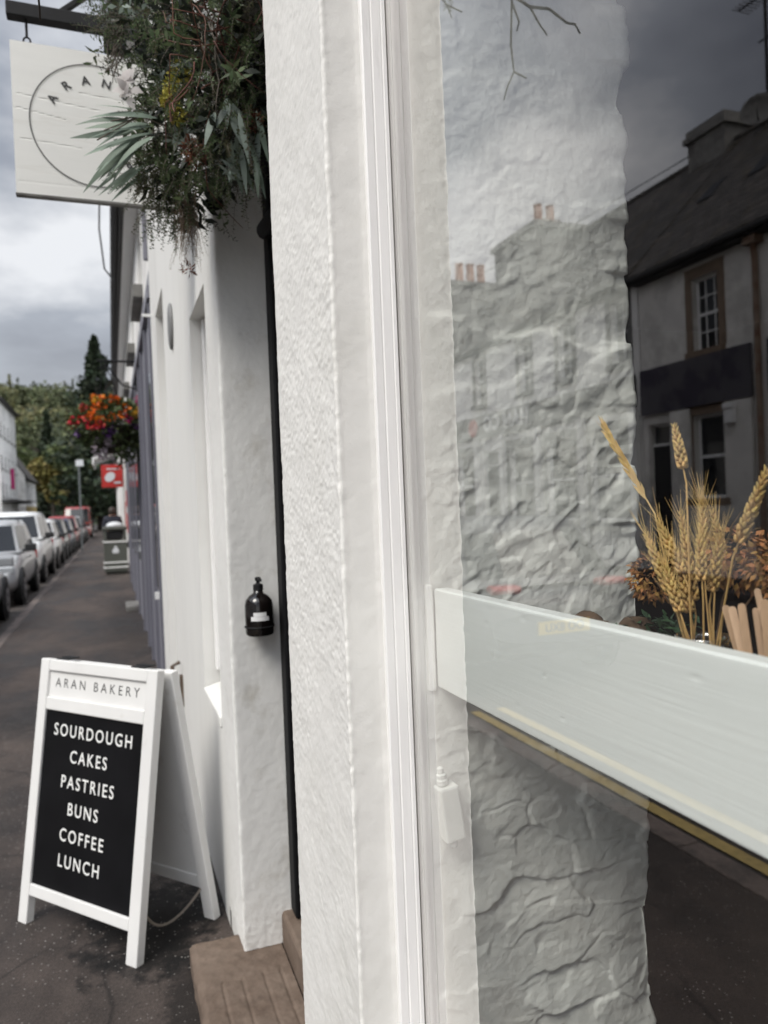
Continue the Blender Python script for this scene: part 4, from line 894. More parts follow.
# sprays against the sky at the top
for i in range(26):
    p = Vector((random.uniform(.06, .14), random.uniform(2.35, 2.6), random.uniform(3.06, 3.35)))
    sprig(random.choice(['greyleaf', 'fern', 'olive']), p, (-1, random.uniform(-.5, .3), random.uniform(-.2, .6)), random.uniform(.06, .12), 22, .011, .004, .6)
# long eucalyptus fan reaching over the sign
root = Vector((.125, 2.28, 2.735))
for i in range(20):
    t = i / 19; d = Vector((-1.0 + .25 * random.random(), random.uniform(-.25, .1), .16 - .95 * t ** 1.3))
    b = root + Vector((random.uniform(-.03, .05), random.uniform(-.04, .04), -.09 * t + random.uniform(-.02, .02)))
    gm('eucalyptus').leaf(b, d, (.1, -1, .35 + random.uniform(-.5, .9)), random.uniform(.13, .20), random.uniform(.016, .025), 8, random.uniform(.1, .5))
for i in range(4):
    gm('greytwig').tube([root + Vector((.08, 0, -.02)), root, root + Vector((-.06 - .02 * i, -.01, -.03 * i))], .0022, 5)
for i in range(9):
    b = Vector((.115, 2.3, 2.60)) + rv(.02); gm('eucalyptus').leaf(b, (-.55 - .4 * random.random(), -.1, -.75), (.2, -1, .3), random.uniform(.09, .14), .011, 6, .2)
# pale sickle leaves in the middle right and dark long leaves behind
for i in range(6):
    b = Vector((.335, 2.02, 2.66)) + Vector((random.uniform(-.03, .02), 0, random.uniform(-.03, .03)))
    gm('greyleaf').leaf(b, (.75 - .28 * i, -.2, -.5 - .08 * i), (-.3, -1, .5), random.uniform(.08, .11), .021, 7, .25)
for i in range(14):
    b = Vector((random.uniform(.36, .42), random.uniform(1.98, 2.15), random.uniform(2.55, 2.66)))
    gm('greyleaf' if i % 4 == 0 else 'eucalyptus').leaf(b, (random.uniform(-.15, .35), -.1, -1), (-.3, -1, .1), random.uniform(.09, .15), .017, 6, .15)
for i in range(8):
    b = Vector((.12, 2.42, 3.02 + random.uniform(-.06, .04))); gm('darkleaf').leaf(b, (.8, -.2, random.uniform(-.15, .2)), (0, -1, .4), .17, .04, 6, .15)
# curly red-brown vines
for i in range(30):
    a = Vector((random.uniform(.24, .36), random.uniform(1.92, 2.1), random.uniform(2.66, 3.0))); d = rv().normalized(); pts = [a]; ax = rv().normalized()
    for k in range(14):
        d.rotate(Matrix.Rotation(random.uniform(.05, .32), 3, ax)); d = (d + rv(.12)).normalized(); nx = pts[-1] + d * .026; nx.y = min(max(nx.y, 1.86), 2.2); nx.x = min(max(nx.x, .19), .42); pts.append(nx)
    gm('twig').tube(pts, [.0021 * (1 - .6 * k / 14) for k in range(15)], 5)
for a, b in (((.30, 2.0, 2.92), (.31, 1.98, 2.62)), ((.29, 2.02, 2.95), (.335, 1.98, 2.70)), ((.27, 2.05, 2.90), (.30, 2.0, 2.66))):
    a = Vector(a); b = Vector(b); gm('greytwig').tube([a.lerp(b, t) + rv(.006) for t in np.linspace(0, 1, 9)], [.003 - .0018 * t for t in np.linspace(0, 1, 9)], 5)
for s in range(7):
    p = Vector((.065 + .03 * random.random(), 2.45, 3.06 + .05 * random.random())); pts = [p + Vector((-.006 * k * random.uniform(.2, 1.4), 0, -.032 * k)) + rv(.006) for k in range(6)]
    gm('greytwig').tube(pts, [.0028 - .0003 * k for k in range(6)], 5)
    for k in range(2, 6, 2): gm('greytwig').tube([pts[k], pts[k] + Vector((random.uniform(-.04, .04), 0, random.uniform(-.04, .01)))], [.0016, .0008], 4)
TW = [[(-0.1, 1.674, 3.013), (-0.1, 1.69, 2.869), (-0.1, 1.704, 2.761), (-0.1, 1.694, 2.685), (-0.1, 1.732, 2.664), (-0.1, 1.75, 2.641)], [(-0.1, 1.694, 2.685), (-0.1, 1.637, 2.638)], [(-0.1, 1.689, 2.882), (-0.1, 1.607, 2.798), (-0.1, 1.525, 2.741), (-0.1, 1.455, 2.664), (-0.1, 1.425, 2.643), (-0.1, 1.408, 2.612)], [(-0.1, 1.607, 2.798), (-0.1, 1.566, 2.728), (-0.1, 1.537, 2.686)], [(-0.1, 1.686, 2.854), (-0.1, 1.66, 2.794), (-0.1, 1.672, 2.778)], [(-0.1, 2.148, 3.198), (-0.1, 2.068, 3.099), (-0.1, 2.037, 3.04)], [(-0.1, 2.068, 3.099), (-0.1, 1.971, 3.016)]]
TW[0] = [(.20, 2.05, 3.22), (.08, 1.85, 3.25), (-.04, 1.72, 3.14)] + TW[0]
for k, l in enumerate(TW): gm('darktwig').tube(l, [(.0046 if k in (0, 2) else .0032) * (1 - .65 * i / len(l)) for i in range(len(l))], 6)
for i in range(7): sprig('fern', Vector((-.1, 2.05, 3.16)) + rv(.02), Vector((.1, -.3, -1)) + rv(.4), .09, 24, .012, .004, .5)
# lime flowers, white petals, rust blooms
def puff(k, c, r, n, l, w_):
    c = Vector(c); mb = MB()
    for i in range(n):
        d = rv().normalized(); mb.leaf(c + d * r * random.uniform(.5, 1), d + rv(.5), rv(), l, w_, 2, .5)
    mb.build({'lime': 'lime_flower', 'rust': 'rust_flower'}[k], M[k], ga, smooth=True)
for c, r in (((.237, 2.2, 2.835), .030), ((.222, 2.2, 2.79), .028), ((.205, 2.2, 2.752), .026), ((.226, 2.2, 2.715), .024), ((.243, 2.2, 2.80), .022)): puff('lime', c, r, 150, .012, .008)
for c in ((.092, 2.25, 2.815), (.098, 2.25, 2.785)):
    for i in range(6): gm('petal').leaf(Vector(c) + rv(.008), (random.uniform(-.6, .3), -.3, random.uniform(-1, .5)), (-.2, -1, .2), .034, .026, 4, .5)
for c in ((.255, 2.15, 2.60), (.265, 2.15, 2.57), (.40, 2.0, 2.62)): puff('rust', c, .024, 90, .018, .006)
# dried grass tuft at the bottom
for i in range(120):
    p = Vector((random.uniform(.225, .29), random.uniform(2.30, 2.42), random.uniform(2.47, 2.58)))
    sprig('drytan', p, (random.uniform(-.25, .2), random.uniform(-.2, .2), -1), random.uniform(.09, .19), 16, .008, .0022, .3, 'drytan', thin=.001)
puff('rust', (.25, 2.32, 2.31), .018, 40, .02, .005)
PN = {'fern': 'fern_sprays', 'darkleaf': 'dark_leaves', 'olive': 'olive_sprays', 'eucalyptus': 'eucalyptus_leaves', 'greyleaf': 'pale_leaves', 'drytan': 'dried_grass', 'twig': 'red_vine', 'greytwig': 'stems', 'darktwig': 'bare_twig', 'lime': 'lime_flowers', 'petal': 'white_petals', 'rust': 'rust_flowers'}
PL = {'lime': 'lime yellow flower spikes', 'petal': 'papery white petals', 'twig': 'curling red brown vines', 'drytan': 'dry straw coloured tuft at the tip', 'eucalyptus': 'long grey green leaves reaching over the sign'}
for k, mb in G.items(): 
    o = mb.build(PN[k], M[k], ga, smooth=True)
    if k in PL: o['label'] = PL[k]

# ------------------------------------------------------------------ houses
def window_part(root, X, s, a, b, c, d, inset=.12, bars=(2, 2), frame='white', pane='pane', surround=None, sill=True, bw=.05):
    xf = X + s * inset; t = .05
    mb = MB()
    mb.box(xf, a, c, xf + s * t, a + bw, d); mb.box(xf, b - bw, c, xf + s * t, b, d); mb.box(xf, a + bw, d - bw, xf + s * t, b - bw, d); mb.box(xf, a + bw, c, xf + s * t, b - bw, c + bw)
    if bars:
        mb.box(xf - s * .01, a + bw, (c + d) / 2 - .03, xf + s * t, b - bw, (c + d) / 2 + .03)
        for half in (0, 1):
            z0 = c + bw if half == 0 else (c + d) / 2 + .03; z1 = (c + d) / 2 - .03 if half == 0 else d - bw
            for i in range(1, bars[0]):
                yy = a + (b - a) * i / bars[0]; mb.box(xf + s * .01, yy - .012, z0, xf + s * .04, yy + .012, z1)
            for i in range(1, bars[1]):
                zz = z0 + (z1 - z0) * i / bars[1]
                for j in range(bars[0]):
                    y0 = a + (b - a) * j / bars[0] + (.013 if j else bw); y1 = a + (b - a) * (j + 1) / bars[0] - (.013 if j < bars[0] - 1 else bw)
                    mb.box(xf + s * .01, y0, zz - .012, xf + s * .04, y1, zz + .012)
    w_ = mb.build('window', M[frame], root)
    mb = MB(); mb.box(xf + s * .02, a + bw * .5, c + bw * .5, xf + s * .03, b - bw * .5, d - bw * .5); mb.build('pane', M[pane], w_)
    if sill: mb = MB(); mb.box(X - s * .10, a - .14, c - .13, X + s * inset, b + .14, c - .003); mb.build('sill', M[surround or 'graystone'], w_)
    if surround:
        mb = MB(); mb.box(X - s * .02, a - .16, c, X + s * .01, a - .003, d + .003); mb.box(X - s * .02, b + .003, c, X + s * .01, b + .16, d + .003); mb.box(X - s * .02, a - .16, d + .006, X + s * .01, b + .16, d + .2); mb.build('surround', M[surround], w_)
    return w_
def house(name, label, X, s, y0, y1, depth, eave, ridge, wall, wins=(), doors=(), roof='slate', chims=(), bars=(2, 2), surround=None, group=None, over=.22, gutter=True, frame='white', extra_open=(), inset=.12):
    root = thing(name, label, 'building', (X, (y0 + y1) / 2, 0), group)
    mb = MB(); ops = [(*q[:4], .16) for q in wins] + [(*q[:4], .22) for q in doors] + list(extra_open)
    wall_cells(mb, X, s, y0, y1, -.1, eave, ops); xb = X + s * depth; xr = X + s * depth / 2
    for yy in (y0, y1): mb.poly([(X, yy, -.1), (xb, yy, -.1), (xb, yy, eave), (xr, yy, ridge), (X, yy, eave)])
    mb.quad((xb, y0, -.1), (xb, y1, -.1), (xb, y1, eave), (xb, y0, eave)); mb.build('wall', M[wall], root)
    for q in wins: window_part(root, X, s, *q[:4], bars=q[4] if len(q) > 4 else bars, surround=surround, frame=frame, inset=inset)
    for q in doors:
        mb = MB(); mb.box(X + s * .14, q[0], q[2], X + s * .2, q[1], q[3] - .45); d_ = mb.build('door', M[q[4] if len(q) > 4 else 'carblue'], root)
        mb = MB(); mb.box(X + s * .15, q[0] + .05, q[3] - .40, X + s * .17, q[1] - .05, q[3] - .05); mb.build('fanlight', M['pane'], d_)
        mb = MB(); mb.box(X + s * .12, q[0] - .0, q[3] - .447, X + s * .2, q[1], q[3] - .40); mb.box(X + s * .12, q[0], q[3] - .05, X + s * .2, q[1], q[3]); mb.build('door_frame', M['white'], d_)
    mb = MB(); sl = (ridge - eave) / (depth / 2); ze = eave - over * sl
    mb.prism([(X - s * over, y0 - .02, ze), (xr, y0 - .02, ridge), (xr, y0 - .02, ridge + .14), (X - s * over, y0 - .02, ze + .14)], (0, y1 - y0 + .04, 0))
    mb.prism([(xb + s * over, y0 - .02, ze), (xr, y0 - .02, ridge), (xr, y0 - .02, ridge + .14), (xb + s * over, y0 - .02, ze + .14)], (0, y1 - y0 + .04, 0))
    mb.tube([(xr, y0 - .02, ridge + .12), (xr, y1 + .02, ridge + .12)], .09, 8)
    rf = mb.build('roof', M[roof], root)
    if gutter: mb = MB(); mb.tube([(X - s * (over + .03), y0, ze + .03), (X - s * (over + .03), y1, ze + .03)], .06, 8); mb.box(X - s * over, y0, ze - .06, X - s * (over - .05), y1, ze - .003); mb.build('gutter', M['gutter'], root); mb = MB(); mb.box(X - s * (over - .053), y0, ze - .06, X - s * .003, y1, ze - .003); mb.build('soffit', M['white' if s > 0 else 'gutter'], root)
    for (yc, wy, top, mk) in chims:
        mb = MB(); mb.box(xr - .35, yc - wy / 2, ridge - .6, xr + .35, yc + wy / 2, top); mb.box(xr - .42, yc - wy / 2 - .07, top - .22, xr + .42, yc + wy / 2 + .07, top - .05); ch = mb.build('chimney', M[mk], rf)
        for k in range(max(1, int(wy / .42))):
            mb = MB(); yy = yc - wy / 2 + .24 + k * .42; mb.lathe([(.12, 0), (.13, .1), (.11, .5), (.13, .55), (.1, .56)], (xr, yy, top - .02), 10); mb.build('chimney_pot', M['terracotta'], ch)
    return root
# house A: seen in the glass
A = house('pale_house', 'pale harled house with a dark purple shop fascia, opposite the bakery', -9.5, -1, 3.4, 12.55, 6.0, 6.15, 9.25, 'harl',
    wins=[(10.44, 11.07, 4.19, 5.55, (3, 2)), (6.4, 7.1, 4.19, 5.55, (3, 2)), (10.36, 11.14, 1.44, 3.0, (1, 1)), (5.6, 7.6, 1.0, 2.95, (1, 1))], doors=[(11.75, 12.42, 0, 2.97, 'trim')], surround='brownstone', over=.25)
mb = MB(); mb.box(-9.455, 3.5, 3.17, -9.40, 9.35, 4.08); mb.box(-9.455, 9.70, 3.17, -9.40, 12.5, 4.08); fs = mb.build('shop_fascia', M['navy'], A)
mb = MB(); mb.box(-9.47, 11.17, .003, -9.415, 11.68, 3.15); mb.box(-9.47, 9.72, .003, -9.415, 10.32, 3.15); mb.box(-9.47, 10.34, .003, -9.415, 11.16, 1.40); mb.build('shopfront_panel', M['harl'], A)
mb = MB(); mb.tube([(-9.36, 9.55, 5.86), (-9.40, 9.55, 5.7), (-9.43, 9.55, 5.5), (-9.43, 9.55, .05)], .05, 8); mb.box(-9.52, 9.42, 5.7, -9.30, 9.68, 5.9); mb.build('downpipe', M['rustpipe'], A)
mb = MB(); mb.box(-9.40, 10.02, 2.75, -9.30, 10.22, 3.08); mb.box(-9.41, 10.0, 3.0, -9.28, 10.24, 3.1); mb.build('alarm_box', M['white'], A, bevel=.02)
rfA = [o for o in A.children if o.name.startswith('roof')][0]
mb = MB(); mb.box(-12.85, 12.75, 8.6, -12.15, 13.85, 9.72); mb.box(-12.93, 12.67, 9.723, -12.07, 13.93, 9.85); mb.box(-12.88, 12.72, 9.853, -12.12, 13.88, 10.0); chA = mb.build('chimney', M['graystone'], rfA)
mb = MB(); mb.lathe([(.02, -.10), (.18, -.07), (.29, 0), (.34, .06), (.335, .07), (.28, .015), (.17, -.05), (.02, -.075)], (-12.05, 11.75, 9.45), 24, (.85, -.5, .12)); mb.tube([(-12.13, 11.8, 9.45), (-12.4, 11.9, 9.2)], .03, 6); mb.tube([(-12.05, 11.75, 9.25), (-11.78, 11.58, 9.45)], .015, 6); mb.build('satellite_dish', M['graystone'], A, smooth=True)
mb = MB(); mb.tube([(-12.5, 11.9, 9.3), (-12.5, 11.9, 13.2)], .035, 6); mb.tube([(-12.5, 11.3, 12.0), (-12.5, 12.6, 12.15)], .02, 6)
for k in range(8): mb.tube([(-12.75, 11.9 + .09 * k, 12.08), (-12.25, 11.9 + .09 * k, 12.08)], .010, 4)
mb.tube([(-12.5, 11.6, 11.1), (-12.5, 12.1, 11.15)], .02, 6); mb.build('aerial', M['blackmat'], A)
for yy in (10.6, 11.9):
    mb = MB(); mb.obox((-10.9, yy, 7.72), ((.7, 0, -.716), (0, 1, 0), (.716, 0, .7)), (.30, .20, .03)); mb.build('skylight', M['trim'], rfA)
# bank
Bk = house('bank_building', 'white bank with pale pilasters and a slate roof, opposite', -9.5, -1, 12.6, 21.6, 6.0, 6.2, 9.27, 'whitefront',
    wins=[(12.95, 13.5, 4.4, 5.75), (14.95, 15.55, 4.4, 5.75), (16.85, 17.4, 4.4, 5.7), (19.4, 19.95, 4.4, 5.8), (13.0, 14.4, 1.0, 3.0, (1, 1)), (15.0, 16.2, 1.0, 3.0, (1, 1)), (16.9, 18.1, 1.0, 3.0, (1, 1)), (20.2, 21.3, 1.0, 3.0, (1, 1))], doors=[(18.6, 19.6, 0, 3.0, 'trim')], surround='graystone', over=.2)
mb = MB(); mb.box(-9.47, 12.7, 3.4, -9.40, 21.5, 4.05); mb.build('bank_fascia', M['graystone'], Bk)
text_obj('bank_lettering', 'HAN CO', M['lettering'], (-9.39, 18.1, 3.74), (0, 1, 0), (0, 0, 1), .42, Bk, space=1.1, bold=.02, depth=.02)
mb = MB(); mb.lathe([(.26, 0), (.26, .04)], (-9.39, 19.95, 3.72), 20, (1, 0, 0)); mb.build('red_roundel', M['red'], Bk)
for yy in (12.75, 14.6, 16.5, 18.35, 19.85): MB().box(-9.47, yy - .11, .003, -9.36, yy + .11, 3.38).build('pilaster', M['whitewall'], Bk)
T = thing('tall_stone_block', 'tall grey flat topped stone block rising through the bank roof', 'building', (-13, 19.4, 0))
mb = MB(); mb.box(-10.8, 18.4, 5.0, -14.6, 20.8, 9.35); mb.box(-10.7, 18.3, 9.353, -14.7, 20.9, 9.52); mb.build('wall', M['graystone'], T)
mb = MB()
for xa, xb, za, zb in ((-12.75, -12.68, 7.6, 8.9), (-12.12, -12.05, 7.6, 8.9), (-12.677, -12.123, 8.82, 8.9), (-12.677, -12.123, 7.6, 7.68), (-12.677, -12.123, 8.22, 8.29), (-12.43, -12.40, 7.683, 8.217), (-12.43, -12.40, 8.293, 8.817)): mb.box(xa, 18.36, za, xb, 18.398, zb)
wt = mb.build('window', M['white'], T); mb = MB(); mb.box(-12.72, 18.375, 7.63, -12.08, 18.397, 8.87); mb.build('pane', M['pane'], wt)
mb = MB(); mb.box(-11.4, 19.2, 9.52, -12.2, 19.8, 9.95); ch = mb.build('chimney', M['brownstone'], T)
for k in range(2):
    mb = MB(); mb.lathe([(.14, 0), (.12, .5), (.14, .55), (.1, .56)], (-11.6 - .42 * k, 19.5, 9.93), 10); mb.build('chimney_pot', M['terracotta'], ch)
# the rest of the far row, seen directly at the edge of the picture and in other views
def rowwins(y0, y1, zs, n, w_=.95, h=1.5):
    out = []
    for z in zs:
        for i in range(n):
            yc = y0 + (y1 - y0) * (i + .5) / n; out.append((yc - w_ / 2, yc + w_ / 2, z, z + h))
    return out
house('harled_terrace', 'long cream terrace across the road past the bank', -9.5, -1, 21.7, 34, 7, 6.0, 8.8, 'creamwall', wins=rowwins(21.7, 34, (1.0, 3.9), 4), chims=[(33, 1.2, 10, 'graystone')])
HT = [o for o in bpy.data.objects if o.name == 'harled_terrace'][0]
mb = MB(); mb.box(-9.75, 21.8, 5.6, -11.4, 22.5, 8.6); mb.box(-9.68, 21.75, 8.603, -11.47, 22.55, 8.75); ch = mb.build('gable_chimney', M['graystone'], HT)
for k in range(3):
    mb = MB(); mb.lathe([(.15, 0), (.13, .6), (.15, .68), (.1, .7)], (-10.2 - .4 * k, 22.15, 8.74), 10); mb.build('chimney_pot', M['terracotta'], ch)
house('stone_terrace', 'grey stone terrace across the road with two chimneys', -9.5, -1, 34.1, 52, 7, 6.4, 9.2, 'graystone', wins=rowwins(34.1, 52, (1.0, 4.1), 6), chims=[(35, 1.2, 10.4, 'graystone'), (51, 1.2, 10.4, 'graystone')])
house('pale_shop_row', 'low pale shop row across the road beyond the stone terrace', -9.5, -1, 52.1, 72, 7, 5.2, 7.6, 'whitewall', wins=rowwins(52.1, 72, (1.0, 3.4), 6, 1.0, 1.3))
Tall = house('tall_white_block', 'tall white four storey block at the far end of the opposite row', -9.2, -1, 74, 87, 9, 12.6, 14.6, 'whitewall', wins=rowwins(74, 87, (1.0, 3.6, 6.2, 9.2), 5, 1.0, 1.3), over=.4, inset=-.03)
mb = MB(); mb.box(-9.3, 74.2, 3.1, -7.9, 86.8, 3.3); mb.build('canopy', M['gutter'], Tall)
mb = MB(); mb.box(-8.6, 76, 4.3, -8.3, 76.3, 6.2); mb.build('projecting_sign', M['magenta'], Tall)
G2 = house('gabled_house', 'steep gabled house with a brick coloured end past the tall white block', -8.6, -1, 88, 100, 7.2, 6.2, 11.5, 'whitewall', wins=rowwins(88, 100, (3.6,), 5, .9, 1.9), inset=-.03, chims=[(99.3, 1.0, 12.6, 'terracotta')], over=.3)
mb = MB(); mb.box(-8.66, 88.2, .3, -8.58, 99.9, 2.9); mb.build('shopfront_panel', M['ochre'], G2)
house('corner_house', 'small pale house across the road behind the camera side', -9.5, -1, -14, 3.3, 7, 5.6, 8.3, 'whitewall', wins=rowwins(-14, 3.3, (1.0, 3.6), 6), chims=[(2.4, 1.2, 9.6, 'graystone')])
# near row beyond the bakery
Gr = house('grey_shopfront', 'blue grey painted shop with a white upper storey next to the bakery', .40, 1, 6.21, 19.2, 6.6, 5.1, 8.0, 'whitewall',
    wins=[(8.2, 9.0, 3.95, 4.8), (11.0, 11.8, 3.95, 4.8), (14.2, 15, 3.95, 4.8)], doors=[(9.3, 10.3, 0, 3.0, 'carblack')], over=.19, extra_open=[])
mb = MB()
for a, b in ((6.22, 9.28), (10.32, 19.15)):
    mb.box(.375, a, .003, .398, b, 3.62)
mb.box(.375, 9.285, 3.02, .398, 10.315, 3.62); mb.box(.335, 6.22, 3.3, .374, 19.15, 3.40); mb.build('shopfront_panel', M['bluegrey'], Gr)
mb = MB()
for yy in (6.35, 7.3, 8.3, 9.15, 10.42, 12.2, 14, 16, 18): MB().box(.345, yy - .05, .003, .374, yy + .05, 3.29).build('pilaster', M['bluegreyd'], Gr)
for k, (a, b) in enumerate(((6.5, 7.2), (10.6, 12.1), (12.35, 13.9), (14.2, 15.9))):
    mb = MB(); mb.box(.362, a, .9, .374, b, 2.8); mb.build('shop_pane', M['pane'], Gr)
mb = MB(); mb.box(.335, 6.9, .80, .374, 6.96, .86); mb.build('letter_plate', M['white'], Gr)
mb = MB(); mb.box(.16, 12.6, .003, .374, 13.4, .08); mb.build('doorstep', M['graystone'], Gr)
mb = MB(); mb.tube([(.37, 9.9, 3.50), (-.10, 9.9, 3.50)], .014, 6); mb.tube([(.37, 9.9, 3.15), (.2, 9.9, 3.2), (.0, 9.9, 3.48)], .010, 6); mb.tube([(.37, 9.9, 3.12), (.37, 9.9, 3.55)], .014, 6); mb.tube([(-.04, 9.9, 3.49), (-.04, 9.9, 3.40)], .010, 6); mb.build('basket_bracket', M['blackmat'], Gr)
mb = MB(); mb.tube([(.36, 6.4, 4.9), (.36, 6.4, 3.66)], .03, 8); mb.build('downpipe', M['bluegreyd'], Gr)
Wt = house('white_shop', 'white shop with red posters further along the near pavement', .46, 1, 19.25, 34, 6.6, 5.3, 8.2, 'whitewall', wins=rowwins(19.3, 34, (3.6,), 4, .9, 1.3) + [(21, 23.5, .8, 2.8, (1, 1)), (28, 31, .8, 2.8, (1, 1))], doors=[(25, 26, 0, 2.9, 'carblack')], over=.19)
mb = MB()
for yy, z0, z1 in ((24.2, 1.0, 1.6), (24.2, 1.8, 2.3), (26.9, 1.1, 2.0), (20.2, 1.3, 1.9)): MB().box(.44, yy - .3, z0, .458, yy + .3, z1).build('poster', M['red'], Wt)
house('end_terrace', 'white terrace at the far end of the near pavement', .50, 1, 34.1, 70, 6.6, 5.6, 8.4, 'whitewall', wins=rowwins(34.1, 70, (1.0, 3.6), 10, .9, 1.4), chims=[(36, 1.2, 10, 'graystone'), (52, 1.2, 10, 'graystone')], over=.19)
# red hanging sign and white awning sign
hs2 = thing('red_sign', 'red projecting shop sign with a white motif above the far pavement', 'sign', (.07, 26, 2.6))
mb = MB(); mb.box(-.26, 25.97, 2.48, .40, 26.03, 3.22); mb.build('sign_panel', M['red'], hs2); mb = MB()
mb.lathe([(.14, 0), (.14, .01)], (.0, 25.967, 2.82), 14, (0, -1, 0), sx=1.3); mb.box(.12, 25.955, 2.60, .34, 25.966, 2.66); mb.box(-.1, 25.955, 3.06, .3, 25.966, 3.10); mb.build('motif', M['signgrey'], hs2)
mb = MB(); mb.tube([(.455, 26, 3.28), (-.28, 26, 3.28)], .02, 6); mb.build('bar', M['blackmat'], hs2)
aw = thing('white_awning', 'white shop awning jutting over the far pavement above the red sign', 'awning', (.1, 28.5, 3.3))
mb = MB(); mb.prism([(.455, 27.2, 3.95), (-.55, 27.2, 3.55), (-.55, 27.2, 3.32), (-.50, 27.2, 3.32), (-.50, 27.2, 3.5), (.455, 27.2, 3.88)], (0, 3.2, 0)); mb.build('awning_cloth', M['white'], aw); mb = MB(); mb.tube([(.455, 27.25, 3.2), (-.5, 27.25, 3.4)], .02, 6); mb.tube([(.455, 30.35, 3.2), (-.5, 30.35, 3.4)], .02, 6); mb.build('arm', M['post'], aw)
# cables
mb = MB(); mb.tube([(-12.5, 13.6, 9.65), (-11.8, 17, 9.3), (-11.2, 21, 9.15), (-10.6, 27, 9.3), (-9.7, 34, 9.9)], .012, 5); mb.tube([(-9.6, 3, 6.3), (-9.7, 3, 6.4)], .012, 5); tag(mb.build('overhead_cable', M['cable']), 'thin cable strung from the chimney along the roofs opposite', 'cable')
mb = MB(); mb.tube([(.06, 7.0, 4.98), (.02, 7.0, 4.5), (.0, 7.0, 4.1), (.03, 7.0, 3.75), (.10, 7.0, 3.66)], .008, 5); tag(mb.build('loose_cable', M['cable']), 'loose cable dangling from the dark gutter below the sign', 'cable')

# ------------------------------------------------------------------ hanging basket
hb = thing('hanging_basket', 'hanging flower basket of orange and red blooms on the grey shop', 'flower basket', (-.02, 9.9, 2.2))
BC = Vector((.03, 9.9, 2.68))
mb = MB(); mb.lathe([(.05, -.34), (.18, -.28), (.25, -.16), (.27, -.02), (.25, 0), (.1, -.03)], BC, 20); mb.build('basket', M['trunk'], hb)
mb = MB()
for k in range(3): a = k * 2.1 + .4; mb.tube([(BC.x + .26 * math.cos(a), BC.y + .26 * math.sin(a), BC.z), (.0, 9.9, 3.48)], .006, 5)
mb.build('chain', M['blackmat'], hb)
mb = MB()
for i in range(3600):
    d = rv().normalized(); k = random.uniform(.4, 1) ** .5; p = BC + Vector((d.x * .46 * k, d.y * .44 * k, d.z * .33 * k + .03))
    if d.z < -.1 and d.x > .1 and random.random() < .6: p.z -= random.uniform(0, .25)
    mb.leaf(p, d + rv(.6), rv(), .06, .035, 2, .4)
mb.build('leaves', M['basketleaf'], hb, smooth=True)
def blooms(k, pts, n, r, name):
    for c in pts:
        mb = MB()
        for i in range(n):
            d = rv().normalized(); mb.leaf(Vector(c) + d * r * .4, d, rv(), r * .8, r * .7, 2, .4)
        mb.build(name, M[k], hb, smooth=True)
def onsurf(n, xr, zr):
    out = []
    while len(out) < n:
        x = random.uniform(*xr); z = random.uniform(*zr); q = (x / .46) ** 2 + ((z - .03) / .34) ** 2
        if q < 1: out.append(BC + Vector((x, -.42 * math.sqrt(max(0, 1 - q)) * .95, z)))
    return out
blooms('orange', onsurf(15, (-.22, .42), (.0, .33)), 20, .058, 'orange_flower')
blooms('redpetal', onsurf(5, (-.46, -.24), (.0, .2)) + onsurf(4, (-.3, .05), (-.08, .0)), 20, .055, 'red_flower')
blooms('magenta', [BC + Vector((.36, -.1, .34)), BC + Vector((.38, -.12, .27)), BC + Vector((.2, -.38, .05))], 22, .06, 'magenta_flower')
blooms('purple', onsurf(4, (-.1, .3), (-.15, .02)) + [BC + Vector((-.36, -.2, -.1))], 20, .055, 'purple_flower')
blooms('yellowpetal', onsurf(5, (.28, .42), (-.05, .2)) + onsurf(3, (-.2, .0), (.25, .36)), 20, .05, 'yellow_flower')
blooms('palebloom', [BC + Vector((random.uniform(-.3, .1), random.uniform(-.35, -.1), random.uniform(-.42, -.18))) for i in range(13)], 18, .045, 'lilac_flower')

# ------------------------------------------------------------------ litter bin
bi = thing('litter_bin', 'grey green square litter bin with white bands on the near pavement', 'bin', (.06, 21.0, 0))
def bbx(x0, x1, y0, y1, z0, z1, m_, nm, bev=.03): return MB().box(.06 + x0, 21 + y0, z0, .06 + x1, 21 + y1, z1).build(nm, m_, bi, bevel=bev)
body = bbx(-.29, .29, -.29, .29, .06, .90, M['bin'], 'body'); bbx(-.25, .25, -.25, .25, 0, .058, M['bin'], 'plinth')
for sx in (-1, 1):
    for sy in (-1, 1): bbx(.25 * sx - .035, .25 * sx + .035, .25 * sy - .035, .25 * sy + .035, .90, 1.16, M['bin'], 'corner_post', .008)
bbx(-.19, .19, -.19, .19, .91, 1.15, M['trim'], 'inner_liner'); lid = bbx(-.31, .31, -.31, .31, 1.16, 1.26, M['bin'], 'lid', .04)
mb = MB(); mb.lathe([(.22, 0), (.21, .05), (.15, .10), (.05, .125)], (.06, 21, 1.258), 20); mb.build('dome', M['signgrey'], lid, smooth=True)
for z in (.17, .30, .84): bbx(-.305, .305, -.305, .305, z, z + .035, M['white'], 'band', .006)
mb = MB(); mb.prism([(.06 + x, 20.7075, .56 + z) for x, z in ((-.07, 0), (.07, 0), (.085, .07), (.05, .14), (.0, .21), (-.04, .13), (-.085, .07))], (0, .008, 0)); mb.build('emblem', M['signgrey'], bi)

# street sign on post
ss_ = thing('bus_stop_sign', 'small white sign on a grey post at the kerb beyond the parked cars', 'sign', (-1.15, 36, 0))
MB().tube([(-1.3, 36, 0), (-1.3, 36, 4.1)], .035, 8).build('post', M['post'], ss_); MB().box(-1.42, 35.95, 3.82, -1.10, 35.99, 4.10).build('sign_plate', M['signgrey'], ss_)

